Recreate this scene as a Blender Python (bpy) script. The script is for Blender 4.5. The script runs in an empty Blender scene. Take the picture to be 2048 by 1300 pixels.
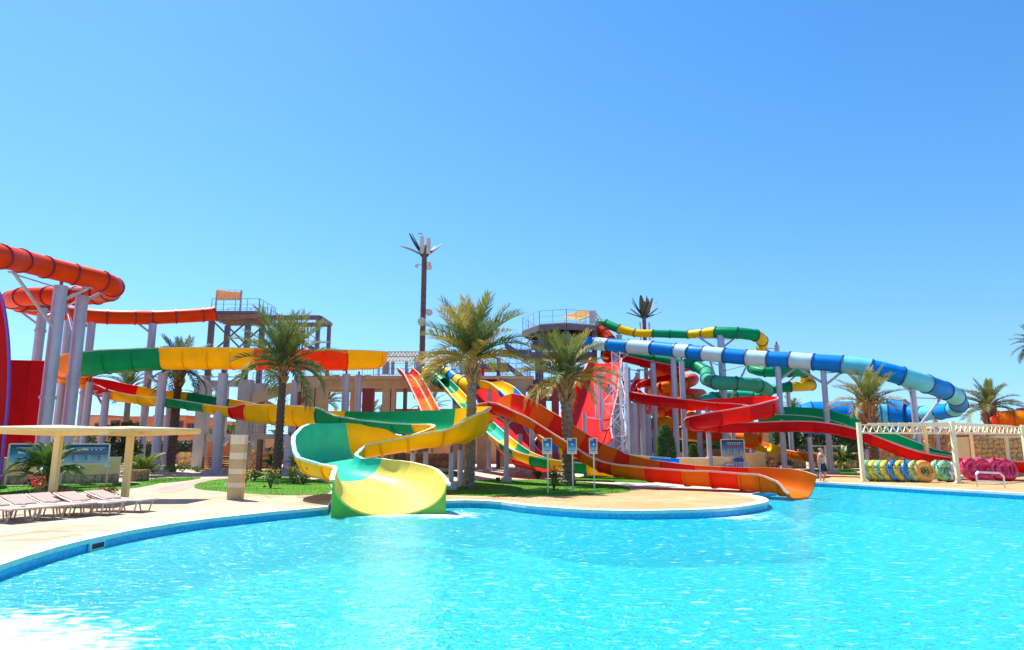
import bpy, bmesh, math, random
from mathutils import Vector, Matrix, geometry
random.seed(7)
R = math.radians
sc = bpy.context.scene
col = sc.collection

# ------------------------------------------------------------------ camera
F = 1360.0; PITCH = R(10.0); HC = 2.15          # focal length in photo pixels (2048 wide), tilt, eye height above the water
cam_d = bpy.data.cameras.new('camera'); cam = bpy.data.objects.new('camera', cam_d); col.objects.link(cam)
cam_d.sensor_width = 36.0; cam_d.lens = 36.0 * F / 2048.0; cam_d.clip_end = 6000; cam_d.clip_start = 0.05
cam.location = (0, 0, HC); cam.rotation_euler = (R(90) + PITCH, 0, 0)
sc.camera = cam

# ------------------------------------------------------------------ sky, sun, exposure
SUN_EL, SUN_AZ = R(60), R(-44)                   # ahead of the camera and to its left (azimuth from +Y towards +X)
w = bpy.data.worlds.new('World'); sc.world = w; w.use_nodes = True
nt = w.node_tree; nt.nodes.clear()
sky = nt.nodes.new('ShaderNodeTexSky'); sky.sky_type = 'NISHITA'; sky.sun_disc = False
sky.sun_elevation = SUN_EL; sky.sun_rotation = SUN_AZ; sky.altitude = 0
sky.air_density = 1.0; sky.dust_density = 0.25; sky.ozone_density = 2.5
hs = nt.nodes.new('ShaderNodeHueSaturation'); hs.inputs['Saturation'].default_value = 1.32; hs.inputs['Hue'].default_value = 0.50
hs.inputs['Value'].default_value = 1.0
# clear desert air: look the sky up a little higher than the true elevation, everywhere alike
tcw = nt.nodes.new('ShaderNodeTexCoord'); vm = nt.nodes.new('ShaderNodeVectorMath'); vm.operation = 'MULTIPLY_ADD'
vm.inputs[1].default_value = (1, 1, 0.72); vm.inputs[2].default_value = (0, 0, 0.105)
nt.links.new(tcw.outputs['Generated'], vm.inputs[0]); nt.links.new(vm.outputs[0], sky.inputs[0])
bg = nt.nodes.new('ShaderNodeBackground'); bg.inputs['Strength'].default_value = 0.075
wo = nt.nodes.new('ShaderNodeOutputWorld')
nt.links.new(sky.outputs[0], hs.inputs['Color']); nt.links.new(hs.outputs[0], bg.inputs[0]); nt.links.new(bg.outputs[0], wo.inputs[0])
sl = bpy.data.lights.new('sun', 'SUN'); so = bpy.data.objects.new('sun', sl); col.objects.link(so)
sl.energy = 3.1; sl.angle = R(0.53); sl.color = (1.0, 0.955, 0.88)
sdir = Vector((math.cos(SUN_EL) * math.sin(SUN_AZ), math.cos(SUN_EL) * math.cos(SUN_AZ), math.sin(SUN_EL)))
so.rotation_euler = sdir.to_track_quat('Z', 'Y').to_euler(); so.location = (-20, 20, 60)
sc.view_settings.view_transform = 'Standard'; sc.view_settings.look = 'None'
sc.view_settings.exposure = 1.55; sc.view_settings.gamma = 1.0; sc.view_settings.use_curve_mapping = False
sc.cycles.max_bounces = 6; sc.cycles.transparent_max_bounces = 12
sc.cycles.sample_clamp_indirect = 4.0
sc.cycles.caustics_reflective = False; sc.cycles.caustics_refractive = False

GZ = 0.22                                        # deck level; the water lies at z = 0
def ray(px, py):
    u = (px - 1024) / F; v = (650 - py) / F
    return Vector((u, math.cos(PITCH) - v * math.sin(PITCH), math.sin(PITCH) + v * math.cos(PITCH)))
def at(px, py, Y):
    d = ray(px, py); d = d * (Y / d.y); return Vector((d.x, d.y, d.z + HC))
def gr(px, py, z=GZ):
    d = ray(px, py); d = d * ((z - HC) / d.z); return Vector((d.x, d.y, z))

# ------------------------------------------------------------------ materials
MATS = {}
def mat(name, c, rough=0.5, var=0.12, scale=3.0, bump=0.0, bscale=40.0, metal=0.0, spec=0.5, coat=0.0, trans=0.0, c2=None, stretch=(1, 1, 1), grime=0.0):
    if name in MATS: return MATS[name]
    m = bpy.data.materials.new(name); m.use_nodes = True; t = m.node_tree; N = t.nodes; L = t.links
    b = N['Principled BSDF']
    tc = N.new('ShaderNodeTexCoord'); mp = N.new('ShaderNodeMapping'); mp.inputs['Scale'].default_value = stretch
    L.new(tc.outputs['Object'], mp.inputs[0])
    n = N.new('ShaderNodeTexNoise'); n.inputs['Scale'].default_value = scale; n.inputs['Detail'].default_value = 5; n.inputs['Roughness'].default_value = 0.6
    L.new(mp.outputs[0], n.inputs['Vector'])
    r = N.new('ShaderNodeValToRGB'); r.color_ramp.elements[0].position = 0.3; r.color_ramp.elements[1].position = 0.72
    lo = tuple(max(0, x * (1 - var)) for x in c) + (1,)
    hi = (tuple(min(1, x * (1 + var)) for x in c) if c2 is None else tuple(c2)) + (1,)
    r.color_ramp.elements[0].color = lo; r.color_ramp.elements[1].color = hi
    L.new(n.outputs['Fac'], r.inputs[0])
    out = r.outputs[0]
    if grime:
        n3 = N.new('ShaderNodeTexNoise'); n3.inputs['Scale'].default_value = scale * 0.35; n3.inputs['Detail'].default_value = 8; n3.inputs['Roughness'].default_value = 0.75
        L.new(mp.outputs[0], n3.inputs['Vector'])
        r3 = N.new('ShaderNodeValToRGB'); r3.color_ramp.elements[0].position = 0.52; r3.color_ramp.elements[1].position = 0.75
        r3.color_ramp.elements[0].color = (0, 0, 0, 1); r3.color_ramp.elements[1].color = (grime, grime, grime, 1)
        L.new(n3.outputs['Fac'], r3.inputs[0])
        mx = N.new('ShaderNodeMix'); mx.data_type = 'RGBA'
        mx.inputs[7].default_value = tuple(0.62 * x + 0.025 for x in c) + (1,)
        L.new(r3.outputs[0], mx.inputs[0]); L.new(out, mx.inputs[6]); out = mx.outputs[2]
        ml = N.new('ShaderNodeMath'); ml.operation = 'MULTIPLY_ADD'; ml.inputs[1].default_value = 0.35; ml.inputs[2].default_value = rough
        L.new(r3.outputs[0], ml.inputs[0]); L.new(ml.outputs[0], b.inputs['Roughness'])
    else:
        b.inputs['Roughness'].default_value = rough
    L.new(out, b.inputs['Base Color'])
    b.inputs['Metallic'].default_value = metal; b.inputs['Specular IOR Level'].default_value = spec
    b.inputs['Coat Weight'].default_value = coat; b.inputs['Coat Roughness'].default_value = 0.12
    if bump:
        n2 = N.new('ShaderNodeTexNoise'); n2.inputs['Scale'].default_value = bscale; n2.inputs['Detail'].default_value = 4
        L.new(mp.outputs[0], n2.inputs['Vector'])
        bp = N.new('ShaderNodeBump'); bp.inputs['Strength'].default_value = bump; bp.inputs['Distance'].default_value = 0.03
        L.new(n2.outputs['Fac'], bp.inputs['Height']); L.new(bp.outputs[0], b.inputs['Normal'])
    if trans:
        tr = N.new('ShaderNodeBsdfTranslucent'); L.new(out, tr.inputs[0]); ms = N.new('ShaderNodeMixShader'); ms.inputs[0].default_value = trans
        L.new(b.outputs[0], ms.inputs[1]); L.new(tr.outputs[0], ms.inputs[2]); L.new(ms.outputs[0], N['Material Output'].inputs[0])
    MATS[name] = m
    return m
FG = dict(rough=0.40, var=0.09, scale=1.3, spec=0.13, coat=0.0, bump=0.02, bscale=6, grime=0.22, trans=0.30)
SL = {'r': mat('fibreglass red', (0.78, 0.012, 0.006), **FG), 'd': mat('fibreglass dark red', (0.58, 0.006, 0.012), **FG),
      'o': mat('fibreglass orange', (0.98, 0.20, 0.006), **FG), 'y': mat('fibreglass yellow', (1.0, 0.60, 0.002), **FG),
      'g': mat('fibreglass green', (0.004, 0.36, 0.14), **FG), 'b': mat('fibreglass blue', (0.006, 0.30, 0.82), **FG),
      'w': mat('fibreglass ice white', (0.62, 0.86, 0.86), **FG), 'c': mat('fibreglass cyan', (0.18, 0.72, 0.84), **FG),
      'm': mat('fibreglass mint', (0.08, 0.46, 0.28), **FG), 't': mat('fibreglass tomato red', (0.92, 0.07, 0.006), **FG),
      'l': mat('fibreglass lemon', (0.95, 0.79, 0.16), **FG), 'q': mat('fibreglass turquoise', (0.05, 0.62, 0.44), **FG),
      'a': mat('fibreglass amber', (0.86, 0.26, 0.006), **FG), 'e': mat('fibreglass lime', (0.30, 0.62, 0.10), **FG),
      'R': mat('fibreglass faded red', (0.86, 0.042, 0.010), **FG), 'A': mat('fibreglass faded orange', (0.86, 0.20, 0.010), **FG),
      'n': mat('fibreglass navy', (0.01, 0.06, 0.24), **FG)}
FLG = {k: mat('flange ' + k, tuple(0.55 * x for x in c), rough=0.45) for k, c in
       {'r': (0.45, 0.015, 0.06), 'b': (0.02, 0.12, 0.35), 'g': (0.01, 0.2, 0.12), 'y': (0.75, 0.4, 0.01), 'o': (0.7, 0.12, 0.02)}.items()}
M = {}
M['steel'] = mat('galvanised steel', (0.42, 0.42, 0.51), rough=0.42, metal=0.25, var=0.16, scale=2.2, grime=0.5, stretch=(1, 1, 0.35))
M['darksteel'] = mat('painted dark steel', (0.135, 0.11, 0.13), rough=0.5, var=0.2, scale=2, grime=0.4)
M['rail'] = mat('railing steel', (0.36, 0.38, 0.44), rough=0.4, metal=0.4)
M['whitesteel'] = mat('white lattice steel', (0.70, 0.70, 0.74), rough=0.4, grime=0.3)
M['concrete'] = mat('grey concrete', (0.52, 0.48, 0.46), rough=0.9, var=0.18, scale=1.6, bump=0.25, grime=0.5, stretch=(1, 1, 0.4))
M['beige'] = mat('beige render', (0.68, 0.47, 0.27), rough=0.9, var=0.14, scale=1.4, bump=0.2, grime=0.45)
M['wallcream'] = mat('cream render', (0.95, 0.62, 0.26), rough=0.9, var=0.10, scale=1.4, bump=0.2, grime=0.35)
M['maroon'] = mat('maroon paint', (0.30, 0.04, 0.05), rough=0.6, var=0.15, grime=0.3)
M['brown'] = mat('brown soffit', (0.26, 0.15, 0.11), rough=0.7, var=0.25, scale=4)
M['terracotta'] = mat('terracotta render', (0.62, 0.22, 0.09), rough=0.9, var=0.14, scale=0.8, bump=0.2, grime=0.3)
M['peach'] = mat('peach render', (0.66, 0.33, 0.17), rough=0.9, var=0.14, scale=0.8, bump=0.2, grime=0.3)
M['orangewall'] = mat('orange render', (0.80, 0.20, 0.05), rough=0.9, var=0.10, scale=0.8, bump=0.2)
M['window'] = mat('dark window', (0.03, 0.035, 0.05), rough=0.08, var=0.3)
M['frame'] = mat('window frame', (0.30, 0.07, 0.04), rough=0.6)
M['white'] = mat('white paint', (0.78, 0.78, 0.76), rough=0.6, var=0.05)
M['cream'] = mat('cream painted steel', (0.86, 0.66, 0.27), rough=0.45, var=0.07, grime=0.25)
M['palecream'] = mat('pale cream painted steel', (0.80, 0.74, 0.50), rough=0.45, var=0.07, grime=0.25)
M['canvas'] = mat('cream canvas', (0.80, 0.68, 0.44), rough=0.9, var=0.08, scale=5, bump=0.15, trans=0.3)
M['shadecloth'] = mat('orange shade cloth', (0.86, 0.50, 0.14), rough=0.9, var=0.12, scale=6, trans=0.45)
M['yellowtruss'] = mat('yellow lattice', (0.80, 0.58, 0.22), rough=0.6)
M['bark'] = mat('palm bark', (0.24, 0.17, 0.11), rough=0.95, var=0.45, scale=9, bump=0.8, bscale=25, c2=(0.36, 0.28, 0.20))
M['darkbark'] = mat('dark palm bark', (0.13, 0.08, 0.07), rough=0.95, var=0.4, scale=9, bump=0.8, bscale=25)
M['boot'] = mat('old frond stubs', (0.42, 0.24, 0.10), rough=0.9, var=0.35, scale=8)
M['frond'] = mat('palm frond', (0.17, 0.22, 0.045), spec=0.2, rough=0.7, var=0.4, scale=1.2, trans=0.25, c2=(0.33, 0.34, 0.08))
M['frond2'] = mat('blue green palm frond', (0.11, 0.18, 0.06), spec=0.2, rough=0.7, var=0.4, scale=1.2, trans=0.25, c2=(0.22, 0.29, 0.10))
M['frond3'] = mat('yellowing palm frond', (0.40, 0.32, 0.06), spec=0.2, rough=0.7, var=0.4, scale=1.2, trans=0.25, c2=(0.52, 0.42, 0.12))
M['darkfrond'] = mat('dark artificial frond', (0.07, 0.075, 0.055), rough=0.6, var=0.3)
M['leaf'] = mat('shrub leaf', (0.065, 0.15, 0.025), rough=0.4, var=0.4, scale=2, trans=0.25, c2=(0.14, 0.25, 0.05))
M['leafdark'] = mat('hedge leaf', (0.035, 0.075, 0.02), rough=0.5, var=0.4, scale=2, trans=0.15)
M['leaflime'] = mat('lime shrub leaf', (0.22, 0.30, 0.03), rough=0.45, var=0.3, scale=2, trans=0.25)
M['petal'] = mat('red petals', (0.75, 0.05, 0.04), rough=0.6, var=0.2)
M['petaly'] = mat('orange petals', (0.85, 0.35, 0.05), rough=0.6, var=0.2)
M['wood'] = mat('twig', (0.16, 0.10, 0.06), rough=0.9)
M['sandstone'] = mat('rough sandstone', (0.62, 0.34, 0.16), rough=0.95, var=0.35, scale=2.5, bump=0.6, bscale=14, c2=(0.80, 0.55, 0.32))
M['sandstone2'] = mat('rosy sandstone', (0.56, 0.22, 0.12), rough=0.95, var=0.35, scale=2.5, bump=0.6, bscale=14, c2=(0.74, 0.42, 0.24))
M['sandstone3'] = mat('golden sandstone', (0.78, 0.42, 0.10), rough=0.95, var=0.35, scale=2.5, bump=0.6, bscale=14, c2=(0.90, 0.60, 0.22))
M['mortar'] = mat('mortar', (0.46, 0.28, 0.16), rough=0.95, var=0.2, bump=0.3)
M['sling'] = mat('mauve sling fabric', (0.48, 0.36, 0.30), rough=0.85, var=0.10, scale=12, trans=0.15)
M['loungerframe'] = mat('taupe plastic frame', (0.58, 0.45, 0.36), rough=0.45, var=0.06)
M['skin'] = mat('sunburnt skin', (0.62, 0.27, 0.19), rough=0.5, var=0.10, scale=6)
M['hair'] = mat('grey hair', (0.25, 0.21, 0.19), rough=0.8, var=0.3, scale=30)
M['shorts'] = mat('navy swim shorts', (0.010, 0.012, 0.032), rough=0.8, var=0.2)
M['shirt'] = mat('white shirt', (0.72, 0.72, 0.78), rough=0.85, var=0.06)
M['black'] = mat('black rubber', (0.012, 0.012, 0.014), rough=0.6)
M['chrome'] = mat('stainless tube', (0.62, 0.62, 0.62), rough=0.2, metal=0.9)
M['binblue'] = mat('blue plastic', (0.02, 0.10, 0.42), rough=0.4)
M['coping'] = mat('pool coping', (0.78, 0.70, 0.60), rough=0.8, var=0.10, scale=2.5, bump=0.15)

# ------------------------------------------------------------------ object helpers
ORG = {}
def setp(o, label=None, cat=None, group=None, kind=None):
    if label: o['label'] = label
    if cat: o['category'] = cat
    if group: o['group'] = group
    if kind: o['kind'] = kind
    return o
def thing(name, label, cat, loc, group=None):
    o = bpy.data.objects.new(name, None); o.location = loc; o.empty_display_size = 0.3; col.objects.link(o)
    ORG[o.name] = Vector(loc); return setp(o, label, cat, group, 'thing')
class MB:
    def __init__(s): s.v = []; s.f = []
    def add(s, vs, fs):
        n = len(s.v); s.v += [Vector(x) for x in vs]; s.f += [tuple(i + n for i in f) for f in fs]; return s
    def box(s, c, d, rz=0.0, taper=1.0):
        c = Vector(c); cs, sn = math.cos(rz), math.sin(rz); vs = []
        for z in (-1, 1):
            k = taper if z > 0 else 1
            for x, y in ((-1, -1), (1, -1), (1, 1), (-1, 1)):
                X, Y = x * d[0] / 2 * k, y * d[1] / 2 * k
                vs.append(c + Vector((X * cs - Y * sn, X * sn + Y * cs, z * d[2] / 2)))
        return s.add(vs, [(3, 2, 1, 0), (4, 5, 6, 7), (0, 1, 5, 4), (1, 2, 6, 5), (2, 3, 7, 6), (3, 0, 4, 7)])
    def bar(s, a, b, wd, ht=None):
        a, b = Vector(a), Vector(b); ht = ht or wd; t = (b - a).normalized()
        up = Vector((0, 0, 1)) if abs(t.z) < 0.95 else Vector((0, 1, 0))
        sd = t.cross(up).normalized() * wd / 2; u = sd.cross(t).normalized() * ht / 2
        return s.add([a - sd - u, a + sd - u, a + sd + u, a - sd + u, b - sd - u, b + sd - u, b + sd + u, b - sd + u],
                     [(0, 1, 2, 3), (7, 6, 5, 4), (0, 4, 5, 1), (1, 5, 6, 2), (2, 6, 7, 3), (3, 7, 4, 0)])
    def cyl(s, a, b, r0, r1=None, n=12, caps=True):
        a, b = Vector(a), Vector(b); r1 = r0 if r1 is None else r1; t = (b - a).normalized()
        up = Vector((0, 0, 1)) if abs(t.z) < 0.95 else Vector((0, 1, 0))
        x = t.cross(up).normalized(); y = t.cross(x)
        vs = []
        for p, r in ((a, r0), (b, r1)):
            for i in range(n):
                an = 2 * math.pi * i / n; vs.append(p + (x * math.cos(an) + y * math.sin(an)) * r)
        fs = [(i, (i + 1) % n, n + (i + 1) % n, n + i) for i in range(n)]
        if caps: fs += [tuple(range(n - 1, -1, -1)), tuple(range(n, 2 * n))]
        return s.add(vs, fs)
    def lathe(s, base, prof, n=14, axis=None, caps=True):
        base = Vector(base); vs = []
        for r, z in prof:
            for i in range(n):
                an = 2 * math.pi * i / n; vs.append(base + Vector((r * math.cos(an), r * math.sin(an), z)))
        fs = []
        for k in range(len(prof) - 1):
            for i in range(n): fs.append((k * n + i, k * n + (i + 1) % n, (k + 1) * n + (i + 1) % n, (k + 1) * n + i))
        if caps: fs += [tuple(range(n - 1, -1, -1)), tuple(range((len(prof) - 1) * n, len(prof) * n))]
        return s.add(vs, fs)
    def prism(s, poly, z0, z1):
        n = len(poly); vs = [Vector((p[0], p[1], z0)) for p in poly] + [Vector((p[0], p[1], z1)) for p in poly]
        fs = [tuple(range(n - 1, -1, -1)), tuple(range(n, 2 * n))] + [(i, (i + 1) % n, n + (i + 1) % n, n + i) for i in range(n)]
        return s.add(vs, fs)
    def slab(s, pts, off):                                           # polygon in space, extruded by the vector off
        n = len(pts); off = Vector(off); vs = [Vector(p) for p in pts]; vs += [p + off for p in vs]
        return s.add(vs, [tuple(range(n - 1, -1, -1)), tuple(range(n, 2 * n))] + [(i, (i + 1) % n, n + (i + 1) % n, n + i) for i in range(n)])
    def tube(s, pts, r, n=8, r1=None):
        for i in range(len(pts) - 1):
            ra = r if r1 is None else r + (r1 - r) * i / (len(pts) - 1); rb = r if r1 is None else r + (r1 - r) * (i + 1) / (len(pts) - 1)
            s.cyl(pts[i], pts[i + 1], ra, rb, n)
        return s
    def build(s, name, m, parent=None, smooth=False, label=None, fix=False):
        og = ORG[parent.name] if parent else Vector((0, 0, 0))
        me = bpy.data.meshes.new(name); me.from_pydata([v - og for v in s.v], [], s.f); me.materials.append(m)
        if fix:
            bm = bmesh.new(); bm.from_mesh(me); bmesh.ops.recalc_face_normals(bm, faces=bm.faces); bm.to_mesh(me); bm.free()
        if smooth: me.polygons.foreach_set('use_smooth', [True] * len(me.polygons)); 
        if smooth: me.set_sharp_from_angle(angle=R(42))
        o = bpy.data.objects.new(name, me); col.objects.link(o); o.parent = parent; ORG[o.name] = og
        if label: o['label'] = label
        return o
def copy_tree(o, parent=None, loc=None):
    c = o.copy(); col.objects.link(c); c.parent = parent
    if loc is not None: c.location = loc
    ORG[c.name] = Vector(c.location) if parent is None else ORG[parent.name]
    for ch in list(o.children): copy_tree(ch, c)
    return c
def inst(src, name, parent, matrix):                                  # a piece sharing a mesh, placed in its parent's frame
    o = bpy.data.objects.new(name, src); col.objects.link(o); o.parent = parent; o.matrix_local = matrix; return o
def sheet(name, poly, z, m, kind='structure', parent=None):
    vs = [Vector((p[0], p[1], z)) for p in poly]; tr = geometry.tessellate_polygon([vs])
    me = bpy.data.meshes.new(name); fs = []
    for a, b, c in tr:
        nrm = (vs[b] - vs[a]).cross(vs[c] - vs[a]); fs.append((a, b, c) if nrm.z > 0 else (a, c, b))
    me.from_pydata(vs, [], fs); me.materials.append(m)
    o = bpy.data.objects.new(name, me); col.objects.link(o); o['kind'] = kind; return o
def smooth_poly(pts, n=5, closed=True):
    P = [Vector(p) for p in pts]; out = []; k = len(P)
    for i in range(k if closed else k - 1):
        if closed: a, b, c, d = P[i - 1], P[i], P[(i + 1) % k], P[(i + 2) % k]
        else: a, b, c, d = P[max(0, i - 1)], P[i], P[i + 1], P[min(k - 1, i + 2)]
        for j in range(n):
            t = j / n
            out.append(0.5 * (2 * b + (c - a) * t + (2 * a - 5 * b + 4 * c - d) * t * t + (3 * b - a - 3 * c + d) * t ** 3))
    if not closed: out.append(P[-1])
    return out

# ------------------------------------------------------------------ ground, pool, water
rimpx = [(-190, 1205), (-90, 1163), (0, 1132), (60, 1112), (110, 1097), (200, 1075), (300, 1056), (400, 1041), (500, 1030), (590, 1021), (655, 1015)]
rimA = smooth_poly([gr(*p) for p in rimpx], 4, False)
rimB = [gr(662, 1000), gr(700, 994), gr(780, 992), gr(870, 996)]
rimC = smooth_poly([gr(*p) for p in [(885, 1003), (940, 1002), (1000, 1005), (1050, 1012), (1150, 1020), (1250, 1023), (1350, 1022), (1450, 1018), (1505, 1011), (1534, 1004), (1526, 996), (1500, 991)]], 4, False)
rimD = [gr(1506, 986), gr(1560, 978), gr(1600, 966)]
rimE = smooth_poly([gr(*p) for p in [(1625, 964.5), (1700, 968), (1800, 974), (1900, 980), (2048, 988), (2300, 1003)]], 3, False)
rim = rimA + rimB + rimC + rimD + rimE
pool = rim + [Vector((30, 2.0, GZ)), Vector((-8, 2.0, GZ))]
def ground_mat(name, c, c2, tile=0.0, stain=None, rough=0.85):
    m = bpy.data.materials.new(name); m.use_nodes = True; t = m.node_tree; N = t.nodes; L = t.links; b = N['Principled BSDF']
    g = N.new('ShaderNodeNewGeometry')
    n1 = N.new('ShaderNodeTexNoise'); n1.inputs['Scale'].default_value = 0.35; n1.inputs['Detail'].default_value = 9; n1.inputs['Roughness'].default_value = 0.7
    L.new(g.outputs['Position'], n1.inputs['Vector'])
    r = N.new('ShaderNodeValToRGB'); r.color_ramp.elements[0].position = 0.38; r.color_ramp.elements[1].position = 0.62
    r.color_ramp.elements[0].color = c + (1,); r.color_ramp.elements[1].color = c2 + (1,); L.new(n1.outputs['Fac'], r.inputs[0])
    out = r.outputs[0]
    if stain:
        mp = N.new('ShaderNodeMapping'); mp.inputs['Scale'].default_value = (0.35, 1.2, 1); L.new(g.outputs['Position'], mp.inputs[0])
        n2 = N.new('ShaderNodeTexNoise'); n2.inputs['Scale'].default_value = 1.1; n2.inputs['Detail'].default_value = 6; n2.inputs['Roughness'].default_value = 0.7; L.new(mp.outputs[0], n2.inputs['Vector'])
        r2 = N.new('ShaderNodeValToRGB'); r2.color_ramp.elements[0].position = 0.55; r2.color_ramp.elements[1].position = 0.7
        L.new(n2.outputs['Fac'], r2.inputs[0]); mx = N.new('ShaderNodeMix'); mx.data_type = 'RGBA'; mx.inputs[7].default_value = stain + (1,)
        ml = N.new('ShaderNodeMath'); ml.operation = 'MULTIPLY'; ml.inputs[1].default_value = 0.75; L.new(r2.outputs[0], ml.inputs[0])
        L.new(ml.outputs[0], mx.inputs[0]); L.new(out, mx.inputs[6]); out = mx.outputs[2]
    h = None
    if tile:
        br = N.new('ShaderNodeTexBrick'); br.inputs['Scale'].default_value = 1.0; br.inputs['Brick Width'].default_value = tile; br.inputs['Row Height'].default_value = tile * 0.5
        br.inputs['Mortar Size'].default_value = 0.013; br.inputs['Mortar Smooth'].default_value = 0.3; br.inputs['Color1'].default_value = (1, 1, 1, 1); br.inputs['Color2'].default_value = (0.86, 0.84, 0.80, 1); br.inputs['Mortar'].default_value = (0.62, 0.56, 0.48, 1)
        L.new(g.outputs['Position'], br.inputs['Vector']); mm = N.new('ShaderNodeMix'); mm.data_type = 'RGBA'; mm.blend_type = 'MULTIPLY'; mm.inputs[0].default_value = 1
        L.new(out, mm.inputs[6]); L.new(br.outputs[0], mm.inputs[7]); out = mm.outputs[2]
    L.new(out, b.inputs['Base Color']); b.inputs['Roughness'].default_value = rough; b.inputs['Specular IOR Level'].default_value = 0.12
    n4 = N.new('ShaderNodeTexNoise'); n4.inputs['Scale'].default_value = 18; n4.inputs['Detail'].default_value = 5; L.new(g.outputs['Position'], n4.inputs['Vector'])
    bp = N.new('ShaderNodeBump'); bp.inputs['Strength'].default_value = 0.35; bp.inputs['Distance'].default_value = 0.02
    L.new(n4.outputs['Fac'], bp.inputs['Height']); L.new(bp.outputs[0], b.inputs['Normal'])
    return m
G_sand = ground_mat('sandy ground', (0.52, 0.40, 0.28), (0.62, 0.51, 0.39))
G_deck = ground_mat('pale stone deck', (0.50, 0.37, 0.24), (0.60, 0.49, 0.38), tile=0.6, stain=(0.50, 0.29, 0.13))
G_plaza = ground_mat('sandy plaza paving', (0.50, 0.29, 0.13), (0.60, 0.40, 0.22), tile=0.45, stain=(0.44, 0.20, 0.06))
G_path = ground_mat('rosy paving', (0.52, 0.26, 0.22), (0.64, 0.40, 0.34), tile=0.3)
G_grey = ground_mat('grey paving', (0.50, 0.42, 0.34), (0.64, 0.54, 0.43), tile=0.9)
G_grass = ground_mat('turf', (0.05, 0.16, 0.010), (0.09, 0.24, 0.016))
G_border = ground_mat('red border stone', (0.46, 0.22, 0.13), (0.56, 0.32, 0.20))
G_soil = ground_mat('dark soil', (0.05, 0.035, 0.025), (0.09, 0.06, 0.04))

outer = [Vector((-2500, -300, GZ)), Vector((2500, -300, GZ)), Vector((2500, 4500, GZ)), Vector((-2500, 4500, GZ))]
hole = pool
vs = outer + hole
me = bpy.data.meshes.new('ground'); fs = []
for a, b, c in geometry.tessellate_polygon([outer, hole]):
    nn = (vs[b] - vs[a]).cross(vs[c] - vs[a]); fs.append((a, b, c) if nn.z > 0 else (a, c, b))
me.from_pydata(vs, [], fs); me.materials.append(G_sand)
o = bpy.data.objects.new('ground', me); col.objects.link(o); o['kind'] = 'structure'

def inset(line, d):                                                   # offset a polyline sideways, away from the water
    out = []
    for i, p in enumerate(line):
        t = (line[min(i + 1, len(line) - 1)] - line[max(i - 1, 0)]); t.z = 0; t.normalize()
        out.append(p + Vector((-t.y, t.x, 0)) * d)
    return out
def edge_of(line):
    return [Vector(p) for p in line]
# pool basin: wall and floor
mb = MB(); nP = len(pool)
for i in range(nP):
    a, b = pool[i], pool[(i + 1) % nP]
    mb.add([(a.x, a.y, GZ - 0.01), (b.x, b.y, GZ - 0.01), (b.x, b.y, -1.25), (a.x, a.y, -1.25)], [(0, 1, 2, 3)])
def tile_mat(name, c, c2, sz):
    m = bpy.data.materials.new(name); m.use_nodes = True; t = m.node_tree; N = t.nodes; L = t.links; b = N['Principled BSDF']
    g = N.new('ShaderNodeNewGeometry'); v = N.new('ShaderNodeTexVoronoi'); v.inputs['Scale'].default_value = sz; v.inputs['Randomness'].default_value = 0.15
    L.new(g.outputs['Position'], v.inputs['Vector']); r = N.new('ShaderNodeMix'); r.data_type = 'RGBA'; r.inputs[6].default_value = c + (1,); r.inputs[7].default_value = c2 + (1,)
    s = N.new('ShaderNodeSeparateColor'); L.new(v.outputs['Color'], s.inputs[0]); L.new(s.outputs[0], r.inputs[0]); L.new(r.outputs[2], b.inputs['Base Color']); b.inputs['Roughness'].default_value = 0.25
    return m
po = mb.build('pool_wall', tile_mat('pool wall tiles', (0.01, 0.36, 0.66), (0.03, 0.48, 0.78), 14)); po['kind'] = 'structure'
sheet('pool_floor', [(p.x, p.y) for p in pool], -1.25, tile_mat('pool floor tiles', (0.06, 0.70, 0.80), (0.12, 0.80, 0.88), 9))
# coping stones: one by one along the rim
cop_root = bpy.data.objects.new('pool_coping', None); col.objects.link(cop_root); cop_root['kind'] = 'structure'; ORG['pool_coping'] = Vector((0, 0, 0))
def coping(line, wdt=0.34, ln=0.75):
    segs = [(line[i + 1] - line[i]).length for i in range(len(line) - 1)]; T = sum(segs); n = max(1, int(T / ln))
    def P(s):
        for i, L_ in enumerate(segs):
            if s <= L_ or i == len(segs) - 1: return line[i].lerp(line[i + 1], min(1, s / L_)), (line[i + 1] - line[i]).normalized()
            s -= L_
    for k in range(n):
        a, ta = P(T * k / n + 0.006); b, tb = P(T * (k + 1) / n - 0.006)
        na, nb = Vector((-ta.y, ta.x, 0)), Vector((-tb.y, tb.x, 0)); z0, z1 = GZ - 0.06, GZ + 0.035 + random.uniform(-.003, .003)
        q = [a - na * 0.05, b - nb * 0.05, b + nb * wdt, a + na * wdt]
        MB().prism([(p.x, p.y) for p in q], z0, z1).build('coping_stone', M['coping'], cop_root, fix=True)
coping(rimA[4:]); coping(rimC); coping(rimE, ln=1.2)

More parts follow.
